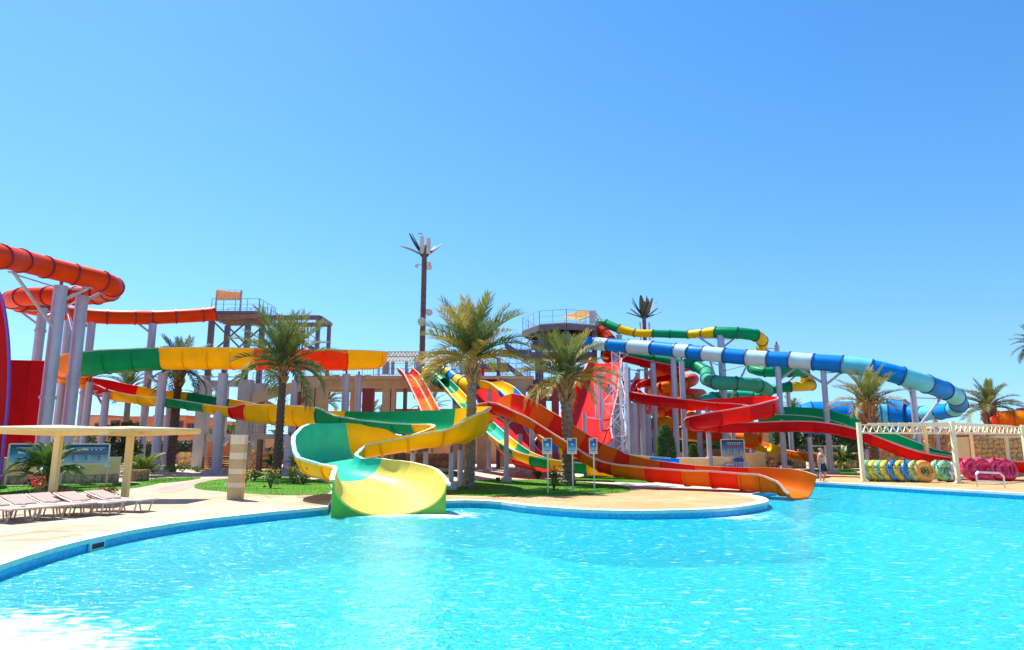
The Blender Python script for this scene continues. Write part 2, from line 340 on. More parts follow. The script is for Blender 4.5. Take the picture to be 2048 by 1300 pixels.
# water
wm = bpy.data.materials.new('pool water'); wm.use_nodes = True; t = wm.node_tree; N = t.nodes; L = t.links; N.clear()
g = N.new('ShaderNodeNewGeometry')
def wnoise(sx, sy, scale, det, rot=0.0):
    mp = N.new('ShaderNodeMapping'); mp.inputs['Scale'].default_value = (sx, sy, 1); mp.inputs['Rotation'].default_value = (0, 0, rot); L.new(g.outputs['Position'], mp.inputs[0])
    n = N.new('ShaderNodeTexNoise'); n.inputs['Scale'].default_value = scale; n.inputs['Detail'].default_value = det; n.inputs['Roughness'].default_value = 0.55; n.inputs['Distortion'].default_value = 0.6
    L.new(mp.outputs[0], n.inputs['Vector']); return n
n1 = wnoise(0.8, 1.15, 0.9, 2, 0.3); n2 = wnoise(1.0, 1.5, 4.2, 3, -0.2); n3 = wnoise(1, 1.4, 13.0, 2, 0.1)
def madd(a, k, c=None):
    x = N.new('ShaderNodeMath'); x.operation = 'MULTIPLY_ADD'; L.new(a, x.inputs[0]); x.inputs[1].default_value = k
    if c: L.new(c, x.inputs[2])
    else: x.inputs[2].default_value = 0
    return x.outputs[0]
hgt = madd(n3.outputs['Fac'], 0.045, madd(n2.outputs['Fac'], 0.13, madd(n1.outputs['Fac'], 0.22)))
bp = N.new('ShaderNodeBump'); bp.inputs['Strength'].default_value = 1.0; bp.inputs['Distance'].default_value = 0.8; L.new(hgt, bp.inputs['Height'])
fr = N.new('ShaderNodeFresnel'); fr.inputs['IOR'].default_value = 1.33; L.new(bp.outputs[0], fr.inputs['Normal'])
gl = N.new('ShaderNodeBsdfGlossy'); gl.inputs['Roughness'].default_value = 0.12; L.new(bp.outputs[0], gl.inputs['Normal'])
tr = N.new('ShaderNodeBsdfTransparent'); tr.inputs[0].default_value = (0.80, 0.98, 1.0, 1)
df = N.new('ShaderNodeBsdfDiffuse'); df.inputs[0].default_value = (0.01, 0.72, 0.80, 1); L.new(bp.outputs[0], df.inputs['Normal'])
m1 = N.new('ShaderNodeMixShader'); m1.inputs[0].default_value = 0.5; L.new(tr.outputs[0], m1.inputs[1]); L.new(df.outputs[0], m1.inputs[2])
m2 = N.new('ShaderNodeMixShader'); L.new(fr.outputs[0], m2.inputs[0]); L.new(m1.outputs[0], m2.inputs[1]); L.new(gl.outputs[0], m2.inputs[2])
# froth where the slides pour in, glare painted near left, flecks over ripples
foam_glare = N.new('ShaderNodeBsdfDiffuse'); foam_glare.inputs[0].default_value = (0.86, 0.92, 0.93, 1)
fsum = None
for c, rad, stg in ((gr(785, 1026, 0), 1.7, .55), (gr(890, 1030, 0), 1.5, .42), (gr(1590, 998, 0), 0.9, .45), (gr(50, 1300, 0), 1.5, .45), (gr(-170, 1290, 0), 2.2, .5), (gr(1470, 1033, 0), 1.5, .28)):  # spots near the left corner paint white glare onto the water
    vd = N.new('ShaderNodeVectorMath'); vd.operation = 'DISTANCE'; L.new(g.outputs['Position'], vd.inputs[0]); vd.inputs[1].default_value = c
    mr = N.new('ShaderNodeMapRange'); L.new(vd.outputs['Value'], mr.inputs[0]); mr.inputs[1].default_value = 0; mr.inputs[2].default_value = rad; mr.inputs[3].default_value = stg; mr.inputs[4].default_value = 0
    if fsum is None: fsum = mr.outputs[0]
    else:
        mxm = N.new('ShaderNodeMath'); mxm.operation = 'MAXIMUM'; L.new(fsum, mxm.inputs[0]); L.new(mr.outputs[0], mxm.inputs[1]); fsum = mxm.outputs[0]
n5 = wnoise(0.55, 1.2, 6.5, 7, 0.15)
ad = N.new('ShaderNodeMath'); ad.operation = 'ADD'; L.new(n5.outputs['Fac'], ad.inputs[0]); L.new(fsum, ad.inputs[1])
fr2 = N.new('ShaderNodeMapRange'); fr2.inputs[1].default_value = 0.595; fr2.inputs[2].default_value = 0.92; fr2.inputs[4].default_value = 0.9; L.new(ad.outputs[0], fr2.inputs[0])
m3 = N.new('ShaderNodeMixShader'); L.new(fr2.outputs[0], m3.inputs[0]); L.new(m2.outputs[0], m3.inputs[1]); L.new(foam_glare.outputs[0], m3.inputs[2])
mo = N.new('ShaderNodeOutputMaterial'); L.new(m3.outputs[0], mo.inputs[0])
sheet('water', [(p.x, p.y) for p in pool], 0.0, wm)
# submerged white steps, and an added pale ledge standing in for glare
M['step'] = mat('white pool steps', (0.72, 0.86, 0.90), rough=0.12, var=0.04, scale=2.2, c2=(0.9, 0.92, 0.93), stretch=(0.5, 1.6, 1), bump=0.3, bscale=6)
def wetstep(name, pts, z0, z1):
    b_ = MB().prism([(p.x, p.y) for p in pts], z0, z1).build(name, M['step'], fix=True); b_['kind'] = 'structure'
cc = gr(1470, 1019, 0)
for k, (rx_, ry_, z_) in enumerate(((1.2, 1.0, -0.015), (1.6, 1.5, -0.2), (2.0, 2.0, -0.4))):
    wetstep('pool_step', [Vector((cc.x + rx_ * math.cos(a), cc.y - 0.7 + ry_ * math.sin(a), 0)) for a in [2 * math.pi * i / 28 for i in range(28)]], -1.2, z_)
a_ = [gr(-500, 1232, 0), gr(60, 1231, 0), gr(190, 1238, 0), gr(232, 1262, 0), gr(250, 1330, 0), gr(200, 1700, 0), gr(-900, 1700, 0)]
wetstep('glare_ledge', smooth_poly(a_, 3), -1.2, -0.035)  # added white ledge that paints in the glare at the near left corner

# paved areas, lawns and paths as sheets
rA = inset(rimA, 0.30)
sheet('deck', [gr(-420, 1330)] + rA + [gr(640, 990), gr(600, 978), gr(560, 968), gr(470, 958), gr(420, 955), gr(330, 964), gr(250, 966), gr(-300, 985), gr(-700, 1000)], GZ + 0.004, G_deck)
rC = inset(rimC, 0.30)
sheet('plaza', rC + [gr(1440, 985), gr(1330, 977), gr(1260, 980), gr(1150, 960), gr(1000, 958), gr(895, 962)], GZ + 0.004, G_plaza)
sheet('deck', inset(rimE, 0.30)[::-1] + [gr(1590, 962), gr(1500, 944), gr(1500, 936), gr(1700, 938), gr(2300, 950)], GZ + 0.004, G_plaza)
sheet('paving', [gr(120, 950), gr(500, 955), gr(640, 962), gr(900, 960), gr(1180, 962), gr(1350, 975), gr(1480, 983), gr(1550, 962), gr(1480, 930), gr(1250, 914), gr(700, 914), gr(250, 928)], GZ + 0.002, G_grey)
lawns = {
 'left': smooth_poly([gr(-200, 974), gr(0, 972), gr(150, 968), gr(290, 966), gr(318, 967), gr(250, 979), gr(120, 988), gr(0, 996), gr(-200, 1006)], 3),
 'leftback': smooth_poly([gr(268, 962), gr(330, 956), gr(400, 955), gr(385, 960), gr(330, 966), gr(290, 966)], 3),
 'oval': smooth_poly([gr(388, 974), gr(400, 966), gr(450, 958), gr(540, 954), gr(610, 957), gr(650, 964), gr(664, 976), gr(652, 988), gr(600, 991), gr(520, 989), gr(440, 983), gr(400, 979)], 3),
 'right': smooth_poly([gr(878, 976), gr(900, 967), gr(960, 961), gr(1060, 960), gr(1160, 964), gr(1240, 972), gr(1262, 982), gr(1210, 988), gr(1120, 993), gr(1000, 993), gr(900, 990), gr(872, 984)], 3),
 'mid': smooth_poly([gr(836, 950), gr(880, 944), gr(930, 945), gr(905, 955), gr(860, 957)], 3),
 'farright': [gr(1520, 942), gr(1700, 937), gr(1722, 949), gr(1640, 948), gr(1540, 946)],
 'underright': [gr(1120, 958), gr(1200, 952), gr(1330, 957), gr(1290, 966), gr(1180, 962)],
 'backleft': [gr(440, 944), gr(640, 940), gr(660, 949), gr(480, 952)],
}
blades = MB(); 
def inside(p, poly):
    c = False; j = len(poly) - 1
    for i in range(len(poly)):
        if ((poly[i].y > p[1]) != (poly[j].y > p[1])) and (p[0] < (poly[j].x - poly[i].x) * (p[1] - poly[i].y) / (poly[j].y - poly[i].y) + poly[i].x): c = not c
        j = i
    return c
zz = 0.008
for k, poly in lawns.items():
    zz += 0.002
    sheet('lawn', poly, GZ + zz, G_grass)
    x0, x1 = min(p.x for p in poly), max(p.x for p in poly); y0, y1 = min(p.y for p in poly), max(p.y for p in poly)
    for _ in range(int(min(9000, (x1 - x0) * (y1 - y0) * 130))):
        x, y = random.uniform(x0, x1), random.uniform(y0, y1)
        if not inside((x, y), poly): continue
        a = random.uniform(0, 6.28); h = random.uniform(.03, .075); wv = 0.012
        blades.v += [Vector((x - wv * math.cos(a), y - wv * math.sin(a), GZ + .01)), Vector((x + wv * math.cos(a), y + wv * math.sin(a), GZ + .01)), Vector((x + random.uniform(-.03, .03), y + random.uniform(-.03, .03), GZ + h))]
        n_ = len(blades.v); blades.f.append((n_ - 3, n_ - 2, n_ - 1))
bo = blades.build('grass', mat('grass blades', (0.085, 0.25, 0.008), spec=0.1, rough=0.8, var=0.4, scale=3, trans=0.3)); setp(bo, 'short mown green grass covering the lawns', 'grass', kind='stuff')
sheet('path', smooth_poly([gr(345, 985), gr(300, 981), gr(400, 960), gr(470, 953), gr(560, 949), gr(620, 947), gr(600, 951), gr(470, 957), gr(400, 968), gr(385, 976)], 3), GZ + 0.006, G_path)
def band(pts, wd):
    ln = [gr(*p) for p in pts]; a = inset(ln, wd / 2); b = inset(ln, -wd / 2)
    sheet('paving_band', a + b[::-1], GZ + 0.007, G_border)
band([(388, 998), (440, 994), (530, 991), (540, 997)], 0.16); band([(0, 1082), (90, 1080), (160, 1068)], 0.13); band([(0, 1074), (75, 1064), (230, 1061)], 0.10)
band([(602, 1003), (640, 1013)], 0.14); band([(1498, 1002), (1530, 1008)], .12); band([(2, 1018), (120, 1003), (250, 989), (345, 981)], 0.07)
sheet('dry_bed', smooth_poly([gr(592, 994), gr(612, 990), gr(662, 988), gr(664, 998), gr(640, 1000)], 3), GZ + 0.012, G_path)
# skimmer opening in the pool wall
sk = thing('pool_skimmer', 'white framed skimmer slot in the curved pool wall near the loungers', 'skimmer', gr(192, 1080, 0.1))
p = gr(192, 1079, 0.07); tdir = (gr(230, 1070) - gr(160, 1086)).normalized(); nrm = Vector((tdir.y, -tdir.x, 0)); ctr = gr(192, 1077) ; ctr.z = 0.08; ctr += nrm * 0.03; rz = math.atan2(tdir.y, tdir.x)
MB().box(ctr, (0.52, 0.05, 0.18), rz).build('frame', M['white'], sk); MB().box(ctr + nrm * 0.02, (0.40, 0.04, 0.10), rz).build('slot', M['black'], sk)

# ------------------------------------------------------------------ water slides: swept fibreglass sections
def cr(a, b, c, d, t):
    return 0.5 * (2 * b + (c - a) * t + (2 * a - 5 * b + 4 * c - d) * t * t + (3 * b - a - 3 * c + d) * t ** 3)
def tube_prof(r, th=0.05, n=18):
    o_ = [(r * math.cos(2 * math.pi * i / n), r * math.sin(2 * math.pi * i / n)) for i in range(n)]
    i_ = [(x * (1 - th / r), y * (1 - th / r)) for x, y in o_]
    return o_, i_
def chan_prof(wd, hl, hr, th=0.06, lip=0.13, b0=0.55, grow=0.0, cf=0.55):
    n = 7; inn = []
    def half(h, s):
        b = min(h, b0 * 1.0); out = []
        fl = 0.10 * max(0, h - b)
        out.append((s * (wd + fl), h))
        out.append((s * (wd + fl * 0.5), b + (h - b) * 0.5))
        for i in range(n + 1):
            an = i / n * math.pi / 2
            x = wd * (1 - cf) + wd * cf * math.cos(an); z = b - b * math.sin(an)
            out.append((s * x, z))
        return out
    lf = half(hl, -1); rt = half(hr, 1)
    inn = lf + [(0, -0.01)] + rt[::-1]
    out = []
    for i, (x, z) in enumerate(inn):
        p = inn[max(0, i - 1)]; q = inn[min(len(inn) - 1, i + 1)]
        tx, tz = q[0] - p[0], q[1] - p[1]; l = math.hypot(tx, tz) or 1
        out.append((x + tz / l * -0 + (tz / l) * (th + grow), z - tx / l * (th + grow)) if False else (x + (tz / l) * (th + grow), z - (tx / l) * (th + grow)))
    k = len(inn) - 1
    # lips: flat out-turned rims
    inn2 = [(inn[0][0] - lip - grow, inn[0][1] + 0.02), (inn[0][0], inn[0][1] + 0.02)] + inn[1:k] + [(inn[k][0], inn[k][1] + 0.02), (inn[k][0] + lip + grow, inn[k][1] + 0.02)]
    out2 = [(inn[0][0] - lip - grow, inn[0][1] - 0.05), (out[0][0], inn[0][1] - 0.05)] + out[1:k] + [(out[k][0], inn[k][1] - 0.05), (inn[k][0] + lip + grow, inn[k][1] - 0.05)]
    return out2, inn2
def path(pts):
    """pts: (px, py, Y, *scalars) -> dense samples per interval: (pos, scalars)"""
    P = [at(p[0], p[1], p[2]) for p in pts]; S = [tuple(p[3:]) for p in pts]; k = len(P); out = []
    for i in range(k - 1):
        a, b, c, d = P[max(0, i - 1)], P[i], P[i + 1], P[min(k - 1, i + 2)]
        if i == 0: a = b * 2 - c
        if i == k - 2: d = c * 2 - b
        n = max(3, min(14, int((c - b).length / 0.45)))
        seg = []
        for j in range(n + 1):
            t = j / n; tt = t * t * (3 - 2 * t)
            seg.append((cr(a, b, c, d, t), tuple(S[i][q] + (S[i + 1][q] - S[i][q]) * tt for q in range(len(S[i])))))
        out.append(seg)
    return out
def frames(segs):
    fl = [q for s in segs for q in s]; res = []; idx = 0
    for s in segs:
        row = []
        for j, (p, sv) in enumerate(s):
            i0 = max(0, idx - 1); i1 = min(len(fl) - 1, idx + 1)
            while i0 > 0 and (fl[i0][0] - p).length < 1e-5: i0 -= 1
            while i1 < len(fl) - 1 and (fl[i1][0] - p).length < 1e-5: i1 += 1
            t = (fl[i1][0] - fl[i0][0]).normalized()
            sd = t.cross(Vector((0, 0, 1))).normalized(); up = sd.cross(t).normalized()
            row.append((p, t, sd, up, sv)); idx += 1
        res.append(row)
    return res
def ring(fr_, prof, bank=0.0):
    p, t, sd, up, sv = fr_
    if bank:
        q = Matrix.Rotation(bank, 3, t); sd = q @ sd; up = q @ up
    return [p + sd * x + up * z for x, z in prof]
def rim_mat(c):                                                       # flanged edges are worn paler than the gelcoat
    src = SL[c].node_tree.nodes['Color Ramp' if 'Color Ramp' in SL[c].node_tree.nodes else 'ColorRamp'].color_ramp.elements[1].color
    return mat('worn rim ' + SL[c].name, tuple(0.62 * src[k] + 0.30 for k in range(3)), rough=0.5, spec=0.3, var=0.12, scale=5)
def slide(label, pts, colors, kind='chan', flange='g', bank=None, b0=0.55, lip=0.13, group=None, name='water_slide', capstart=True, rib=True, cat='water slide', outer=None):
    if kind != 'tube': pts = [tuple(p) + (0.0, b0, .55)[len(p) - 6:] for p in pts]
    segs = frames(path(pts)); root = thing(name, label, cat, segs[0][0][0], group); last = None
    for si, row in enumerate(segs):
        c = colors[si] if si < len(colors) else colors[-1]
        mb = MB(); no = 0
        rows_o, rows_i = [], []
        for fr_ in row:
            sv = fr_[4]
            if kind == 'tube': o_, i_ = tube_prof(sv[0]); bk = 0
            else: o_, i_ = chan_prof(sv[0], sv[1], sv[2], b0=sv[4], lip=lip, cf=sv[5]); bk = sv[3]
            rows_o.append(ring(fr_, o_, bk)); rows_i.append(ring(fr_, i_, bk))
        m = len(rows_o[0]); nr = len(row)
        vs = [v for r_ in rows_o for v in r_] + [v for r_ in rows_i for v in r_]; off = m * nr; fs = []
        rng = range(m) if kind == 'tube' else range(m - 1)
        for a in range(nr - 1):
            for i in rng:
                j = (i + 1) % m
                fs.append((a * m + i, (a + 1) * m + i, (a + 1) * m + j, a * m + j))
                fs.append((off + a * m + i, off + a * m + j, off + (a + 1) * m + j, off + (a + 1) * m + i))
            if kind != 'tube':
                fs.append((a * m, off + a * m, off + (a + 1) * m, (a + 1) * m))
                fs.append((a * m + m - 1, (a + 1) * m + m - 1, off + (a + 1) * m + m - 1, off + a * m + m - 1))
        for a, first in ((0, True), (nr - 1, False)):
            if (first and si == 0) or (not first and si == len(segs) - 1):
                for i in rng:
                    j = (i + 1) % m; fs.append((a * m + i, a * m + j, off + a * m + j, off + a * m + i))
        mb.add(vs, fs); ob = mb.build('section', SL[c], root, smooth=True, fix=True)
        if kind != 'tube':
            ob.data.materials.append(SL[outer[si] if outer and si in outer else c]); ob.data.materials.append(rim_mat(c))
            for pl in ob.data.polygons:
                if all(v_ % m <= 1 for v_ in pl.vertices) or all(v_ % m >= m - 2 for v_ in pl.vertices): pl.material_index = 2
                elif all(v_ < off for v_ in pl.vertices): pl.material_index = 1
        # joint flange at the start of the section
        if rib:
            fl = MB(); f0 = row[0]; g_ = 0.055; hw = 0.045
            rr = []
            for dz in (-hw, hw):
                for gg in (g_, -0.0):
                    sv = f0[4]
                    if kind == 'tube': o_, i_ = tube_prof(sv[0] + gg + 0.004)
                    else: o_, i_ = chan_prof(sv[0], sv[1], sv[2], b0=sv[4], lip=lip, grow=gg + 0.003, cf=sv[5])
                    rr.append([v + f0[1] * dz for v in ring(f0, o_, (f0[4][3] if kind != 'tube' and len(f0[4]) > 3 else 0))])
            vs = [v for r_ in rr for v in r_]; fs = []
            rg = range(m) if kind == 'tube' else range(2, m - 3)
            for i in rg:
                j = (i + 1) % m
                fs += [(i, j, 2 * m + j, 2 * m + i), (i, m + i, m + j, j), (2 * m + i, 2 * m + j, 3 * m + j, 3 * m + i)]
            fm = FLG[flange] if kind == 'tube' else SL[outer[si] if outer and si in outer else c]
            if not (si == 0 and kind != 'tube'): fl.add(vs, fs).build('flange', fm, ob, smooth=True, fix=True)
        last = row[-1]
    return root, segs

# red tube with an open start, high on the left
S_red, _ = slide('high red tube slide looping left from the steel tower platform', [
    (428, 627, 54.5, .55), (405, 630, 54, .55), (352, 633, 53, .54), (305, 635, 52.3, .54), (270, 635, 51.5, .54), (215, 634, 50.6, .54), (150, 629, 49.6, .54), (85, 619, 48, .54), (40, 608, 46, .54), (24, 600, 44, .57),
    (45, 594, 42.4, .57), (95, 592, 41.8, .57), (150, 592, 41.6, .57), (195, 590, 41.4, .57), (220, 583, 40.5, .57), (226, 574, 38.9, .57), (205, 563, 37.6, .57), (150, 549, 36.6, .57), (90, 534, 35, .57), (40, 521, 33, .57), (0, 513, 31, .57), (-70, 502, 29, .57), (-150, 492, 27, .57)],
    'tttttttttttttttttttttt', 'tube', 'r')
# giant red wave wall at the left edge
rw = thing('wave_wall', 'giant red curved wave wall with purple edge at the left border', 'water slide', gr(10, 965))
mb = MB(); prof = smooth_poly([at(-190, 470, 34), at(-90, 520, 34), at(-30, 556, 34), at(0, 590, 34), at(13, 650, 34), at(18, 720, 34), at(16, 800, 34), at(8, 880, 34), at(0, 960, 34)], 4, False)
mb.slab(prof + [at(-260, 960, 34), at(-260, 470, 34)], (-1.2, 1.0, 0)); nn = len(prof)
mb.build('wing', SL['d'], rw, smooth=True, fix=True)
mb = MB()
for i in range(nn - 1): mb.bar(prof[i] + Vector((.05, -.06, 0)), prof[i + 1] + Vector((.05, -.06, 0)), 0.10, 0.12)
mb.build('rim', mat('purple rim', (0.20, 0.05, 0.38), rough=0.4), rw)
for k, (xa, xb) in enumerate(((14, 60), (60, 112))):
    a, b = at(xa, 722 + k * 1, 40 + k), at(xb - 0.6, 723 + k * 1, 41 + k); bz = gr(50, 950).z
    MB().slab([a, b, Vector((b.x, b.y, GZ + 1.2)), Vector((a.x, a.y, GZ + 1.2))], (0, .16, 0)).build('run_wall', SL['d'], rw)
    MB().bar(a + Vector((0, 0.05, 0.03)), b + Vector((0, 0.05, 0.03)), 0.3, 0.07).build('rim_cap', SL['r'], rw)

# big green and yellow family slide
S_fam, fam = slide('wide green and yellow raft slide doubling back twice into the pool', [
    # px, py, Y, half width, left wall, right wall (right = far side on the upper run)
    (640, 729, 57, 1.15, .8, .8), (700, 730, 56.2, 1.15, .9, 1.1), (738, 732, 54, 1.15, 1.0, 1.2), (736, 736, 51, 1.15, 1.2, 1.0), (690, 738, 49.8, 1.15, 1.25, .9),
    (645, 738, 49.4, 1.15, 1.25, .75), (600, 738, 49, 1.15, 1.25, .75), (556, 737, 48.7, 1.15, 1.25, .75), (512, 737, 48.4, 1.15, 1.28, .75), (466, 736, 48.1, 1.15, 1.28, .75), (420, 736, 47.8, 1.15, 1.28, .75), (373, 736, 47.5, 1.15, 1.28, .75), (327, 737, 47.2, 1.15, 1.28, .75),
    (270, 740, 46.8, 1.15, 1.3, .85), (215, 744, 46.3, 1.15, 1.35, 1.1), (170, 749, 46.2, 1.15, 1.3, 1.5), (142, 756, 47.4, 1.15, 1.0, 1.8), (142, 766, 49.3, 1.15, .8, 1.7), (172, 778, 50.4, 1.15, 1.0, 1.1), (205, 791, 50.4, 1.15, 1.1, .8),
    (245, 801, 50.1, 1.15, 1.15, .62), (295, 809, 49.7, 1.15, 1.1, .58), (347, 813, 49.2, 1.15, 1.1, .56), (390, 819, 48.7, 1.15, 1.05, .56), (430, 826, 48.2, 1.15, 1.05, .58), (480, 836, 47.4, 1.15, 1.05, .7), (512, 842, 46.9, 1.15, 1.0, 1.1), (560, 848, 46.1, 1.15, 1.0, 1.25), (612, 851, 45, 1.15, 1.0, 1.25), (659, 853, 43.8, 1.15, 1.0, 1.15),
    (712, 856, 42.2, 1.2, 1.0, .65), (765, 861, 40.4, 1.2, 1.15, .55), (820, 865, 38.3, 1.2, 1.25, .5), (868, 868, 36.3, 1.2, 1.35, .5), (905, 869, 34.4, 1.2, 1.4, .5), (922, 874, 32.4, 1.2, 1.4, .5), (905, 882, 30.7, 1.2, 1.2, .5),
    (862, 890, 29.7, 1.2, .62, .5), (812, 900, 29.3, 1.2, .55, .6), (765, 908, 29.1, 1.15, .5, 1.1), (715, 917, 28.9, 1.1, .5, 1.5), (672, 925, 28.1, 1.08, .5, 1.55), (650, 936, 26.7, 1.08, .5, 1.2), (660, 949, 25.3, 1.12, .55, .62, 0, .7, .6), (700, 962, 24.4, 1.3, .75, .62, 0, .85, .7), (742, 979, 23.8, 1.5, .9, .78, 0, .95, .8), (768, 998, 23.0, 1.65, .95, .95, 0, 1.0, .86), (779, 1029, 21.9, 1.72, .95, 1.15, 0, 1.1, .9)],
    'yyyyttttyyyygggaaarryyggyryyyggggyyyyyyyqqqqlll', b0=0.7, lip=0.15, outer={36: 'y', 39: 'y', 40: 'y', 41: 'y', 42: 'y', 43: 'y', 44: 'y', 45: 'y', 46: 'y'})
# green end panels that close the flume below its mouth
pr_o, pr_i = chan_prof(1.72, .95, 1.15, b0=1.1, lip=.15, cf=.9); f_end = fam[-1][-1]
rg_o = ring(f_end, pr_o); mid = len(rg_o) // 2
off = f_end[1] * 0.03; off.z = 0
for part in (rg_o[1:mid], rg_o[mid + 1:-1][::-1]):
    lo = Vector((part[0].x, part[0].y, -0.3)); li = Vector((part[-1].x, part[-1].y, -0.3))
    MB().slab([lo] + part + [li], off * -6).build('end_panel', SL['e'], S_fam, fix=True, label='lime green panel below the slide mouth')
bolt = MB().lathe((0, 0, 0), [(.05, -.03), (.05, .012), (.03, .03)], 8).build('bolt', FLG['y'], None); bolt_me = bolt.data; bpy.data.objects.remove(bolt)
for seg in fam[-7:-2]:
    for q in range(1, len(seg), 2):
        pr = chan_prof(seg[q][4][0], seg[q][4][1], seg[q][4][2], b0=seg[q][4][4], cf=seg[q][4][5])[0]; rg = ring(seg[q], pr)
        for fr_i in (-4, -6):
            inst(bolt_me, 'bolt', S_fam, Matrix.Translation(rg[fr_i] - ORG[S_fam.name]) @ (seg[q][2]).to_track_quat('Z', 'Y').to_matrix().to_4x4())
p = at(875, 975, 22.0)
MB().lathe(rg_o[-3] + Vector((-.02, -.06, -.25)), [(0.10, -.002), (0.10, .002)], 12).build('badge', SL['b'], S_fam)

# red and orange body slide: chute from the concrete platform, then the arch and the long run-out
S_body, _ = slide('red and orange open slide arching over and running out to the right', [
    (808, 747, 57.6, .62, .5, .5), (819, 756, 56.6, .62, .5, .5), (830, 774, 55.5, .62, .5, .5), (842, 797, 54, .62, .5, .5), (855, 823, 52, .62, .5, .5), (868, 848, 49.5, .65, .5, .5), (885, 862, 46.5, .7, .6, .6),
    (908, 872, 43, .72, .6, .6), (938, 866, 39.8, .74, .9, .65), (966, 842, 37.6, .75, .95, .6), (1000, 826, 36.2, .75, 1.05, .55), (1040, 842, 35.3, .75, 1.08, .48), (1080, 864, 34.8, .75, 1.05, .46), (1112, 884, 34.4, .75, 1.0, .46),
    (1143, 903, 34, .75, .98, .46), (1175, 923, 33.6, .75, .95, .48), (1208, 940, 33.1, .75, 1.0, .52), (1240, 950, 32.6, .75, .9, .55), (1305, 959.5, 31.6, .75, .8, .58), (1378, 967, 30.7, .75, .75, .6), (1432, 971, 30, .75, .75, .64), (1488, 976, 29.4, .75, .8, .64), (1530, 979, 28.9, .75, .85, .64), (1572, 986, 28.3, .78, .9, .5), (1602, 995, 27.8, .85, .85, .2)],
    'RARARRRRRARARARARARARAAAA', flange='o', b0=.62)
# green and yellow narrow slide
S_gy, _ = slide('narrow green and yellow chute running down from the yellow topped tube', [
    (886, 768, 56.2, .5, .42, .42), (903, 786, 54.5, .52, .42, .42), (920, 806, 52.5, .54, .42, .42), (938, 826, 50.3, .55, .42, .42), (957, 845, 48.2, .55, .42, .42), (976, 863, 46.2, .55, .42, .42), (995, 881, 44.4, .55, .42, .42), (1017, 900, 42.6, .55, .42, .45),
    (1042, 917, 41.2, .55, .42, .5), (1072, 930, 40.2, .55, .45, .55), (1108, 938, 39.4, .55, .45, .55), (1146, 943, 38.6, .55, .45, .55), (1185, 947, 37.9, .55, .45, .55), (1228, 951, 37.2, .55, .45, .55)],
    'gygygqygygygy', b0=.45, lip=.09)
slide('short yellow and green launch tube on the concrete platform', [(850, 745, 58, .52), (864, 751, 57.5, .52), (876, 759, 56.9, .52), (887, 767, 56.2, .52)], 'ygg', 'tube', 'g', name='launch_tube')
# blue and yellow narrow slide
S_by, _ = slide('narrow blue and yellow chute descending beneath the orange arch', [
    (948, 776, 54, .55, .45, .5), (970, 775, 53, .55, .45, .55), (992, 779, 51.8, .55, .6, .5), (1012, 792, 50.2, .55, .65, .45), (1030, 810, 48.7, .55, .6, .45), (1046, 830, 47.2, .55, .5, .42), (1062, 850, 45.8, .55, .45, .42), (1080, 871, 44.4, .55, .42, .42), (1102, 891, 43.2, .55, .42, .45),
    (1130, 907, 42.2, .55, .42, .5), (1165, 917, 41.4, .55, .42, .5), (1210, 923, 40.6, .55, .42, .5), (1262, 927, 39.8, .55, .42, .5), (1310, 931, 39, .55, .42, .5), (1350, 934, 38.3, .55, .42, .5)],
    'nyybbwbybynbyb', b0=.45, lip=.09)
slide('yellow and blue launch tube on the concrete platform', [(890, 745, 58, .52), (903, 750, 57.5, .52), (914, 759, 56.6, .52), (926, 767, 55.6, .52), (949, 772, 54, .52)], 'ybyy', 'tube', 'b', name='launch_tube')
# red steep multi-lane chute
slide('steep broad red chute dropping from the platform behind the palm', [
    (967, 752, 58.2, 1.3, .3, .3), (972, 766, 57.2, 1.3, .3, .3), (982, 792, 55, 1.3, .3, .3), (994, 822, 52.4, 1.3, .3, .3), (1006, 852, 49.8, 1.3, .3, .3), (1020, 882, 47.3, 1.3, .3, .3), (1038, 910, 45, 1.3, .32, .35), (1064, 931, 43, 1.3, .35, .45), (1104, 943, 41.2, 1.3, .35, .5)],
    'rrrrrrrr', flange='r', b0=.3, lip=.1)
# big red ramp
slide('huge steep red ramp curving down beside the white lattice tower', [
    (1213, 726, 56, 1.2, .4, .5), (1209, 742, 54.5, 1.3, .4, .6), (1202, 768, 52.8, 1.4, .4, .8), (1193, 800, 50.6, 1.5, .4, 1.1), (1182, 834, 48, 1.5, .4, 1.35), (1174, 864, 45.2, 1.5, .4, 1.4), (1174, 890, 42.4, 1.5, .4, 1.3)],
    'rrrrrr', flange='r', b0=.35, lip=.1)
# blue and white tube
S_bw, _ = slide('long blue and white striped tube sweeping to the right', [
    (1152, 683, 60.2, .57), (1168, 684, 59.7, .57), (1190, 687, 59, .57), (1217, 690, 58.2, .57), (1257, 693, 57, .57), (1305, 696, 55.5, .57), (1352, 701, 54, .57), (1380, 704, 53, .57), (1407, 707, 52.1, .57), (1450, 711, 51, .57), (1493, 715, 50, .57), (1537, 718, 49, .57), (1580, 720, 48.1, .57), (1628, 724, 47.1, .57), (1685, 729, 46, .60), (1743, 737, 45, .60), (1803, 752, 44.4, .60),
    (1853, 768, 44.7, .60), (1888, 781, 46, .60), (1911, 794, 48.2, .60), (1917, 808, 51, .60), (1908, 818, 53.5, .60), (1880, 824, 56, .60), (1848, 827, 58, .60), (1822, 830, 59.6, .9), (1814, 833, 60.2, 1.5), (1778, 834, 61, 1.52), (1758, 835, 61.3, 1.52), (1706, 836, 62, 1.52), (1655, 836, 62.6, 1.52), (1622, 836, 63, 1.5), (1596, 834, 63.3, 1.15), (1586, 831, 63.4, .5)],
    'wbwbwbwbwbwbwbcbcbcbcbcbbbccbbb', 'tube', 'b')
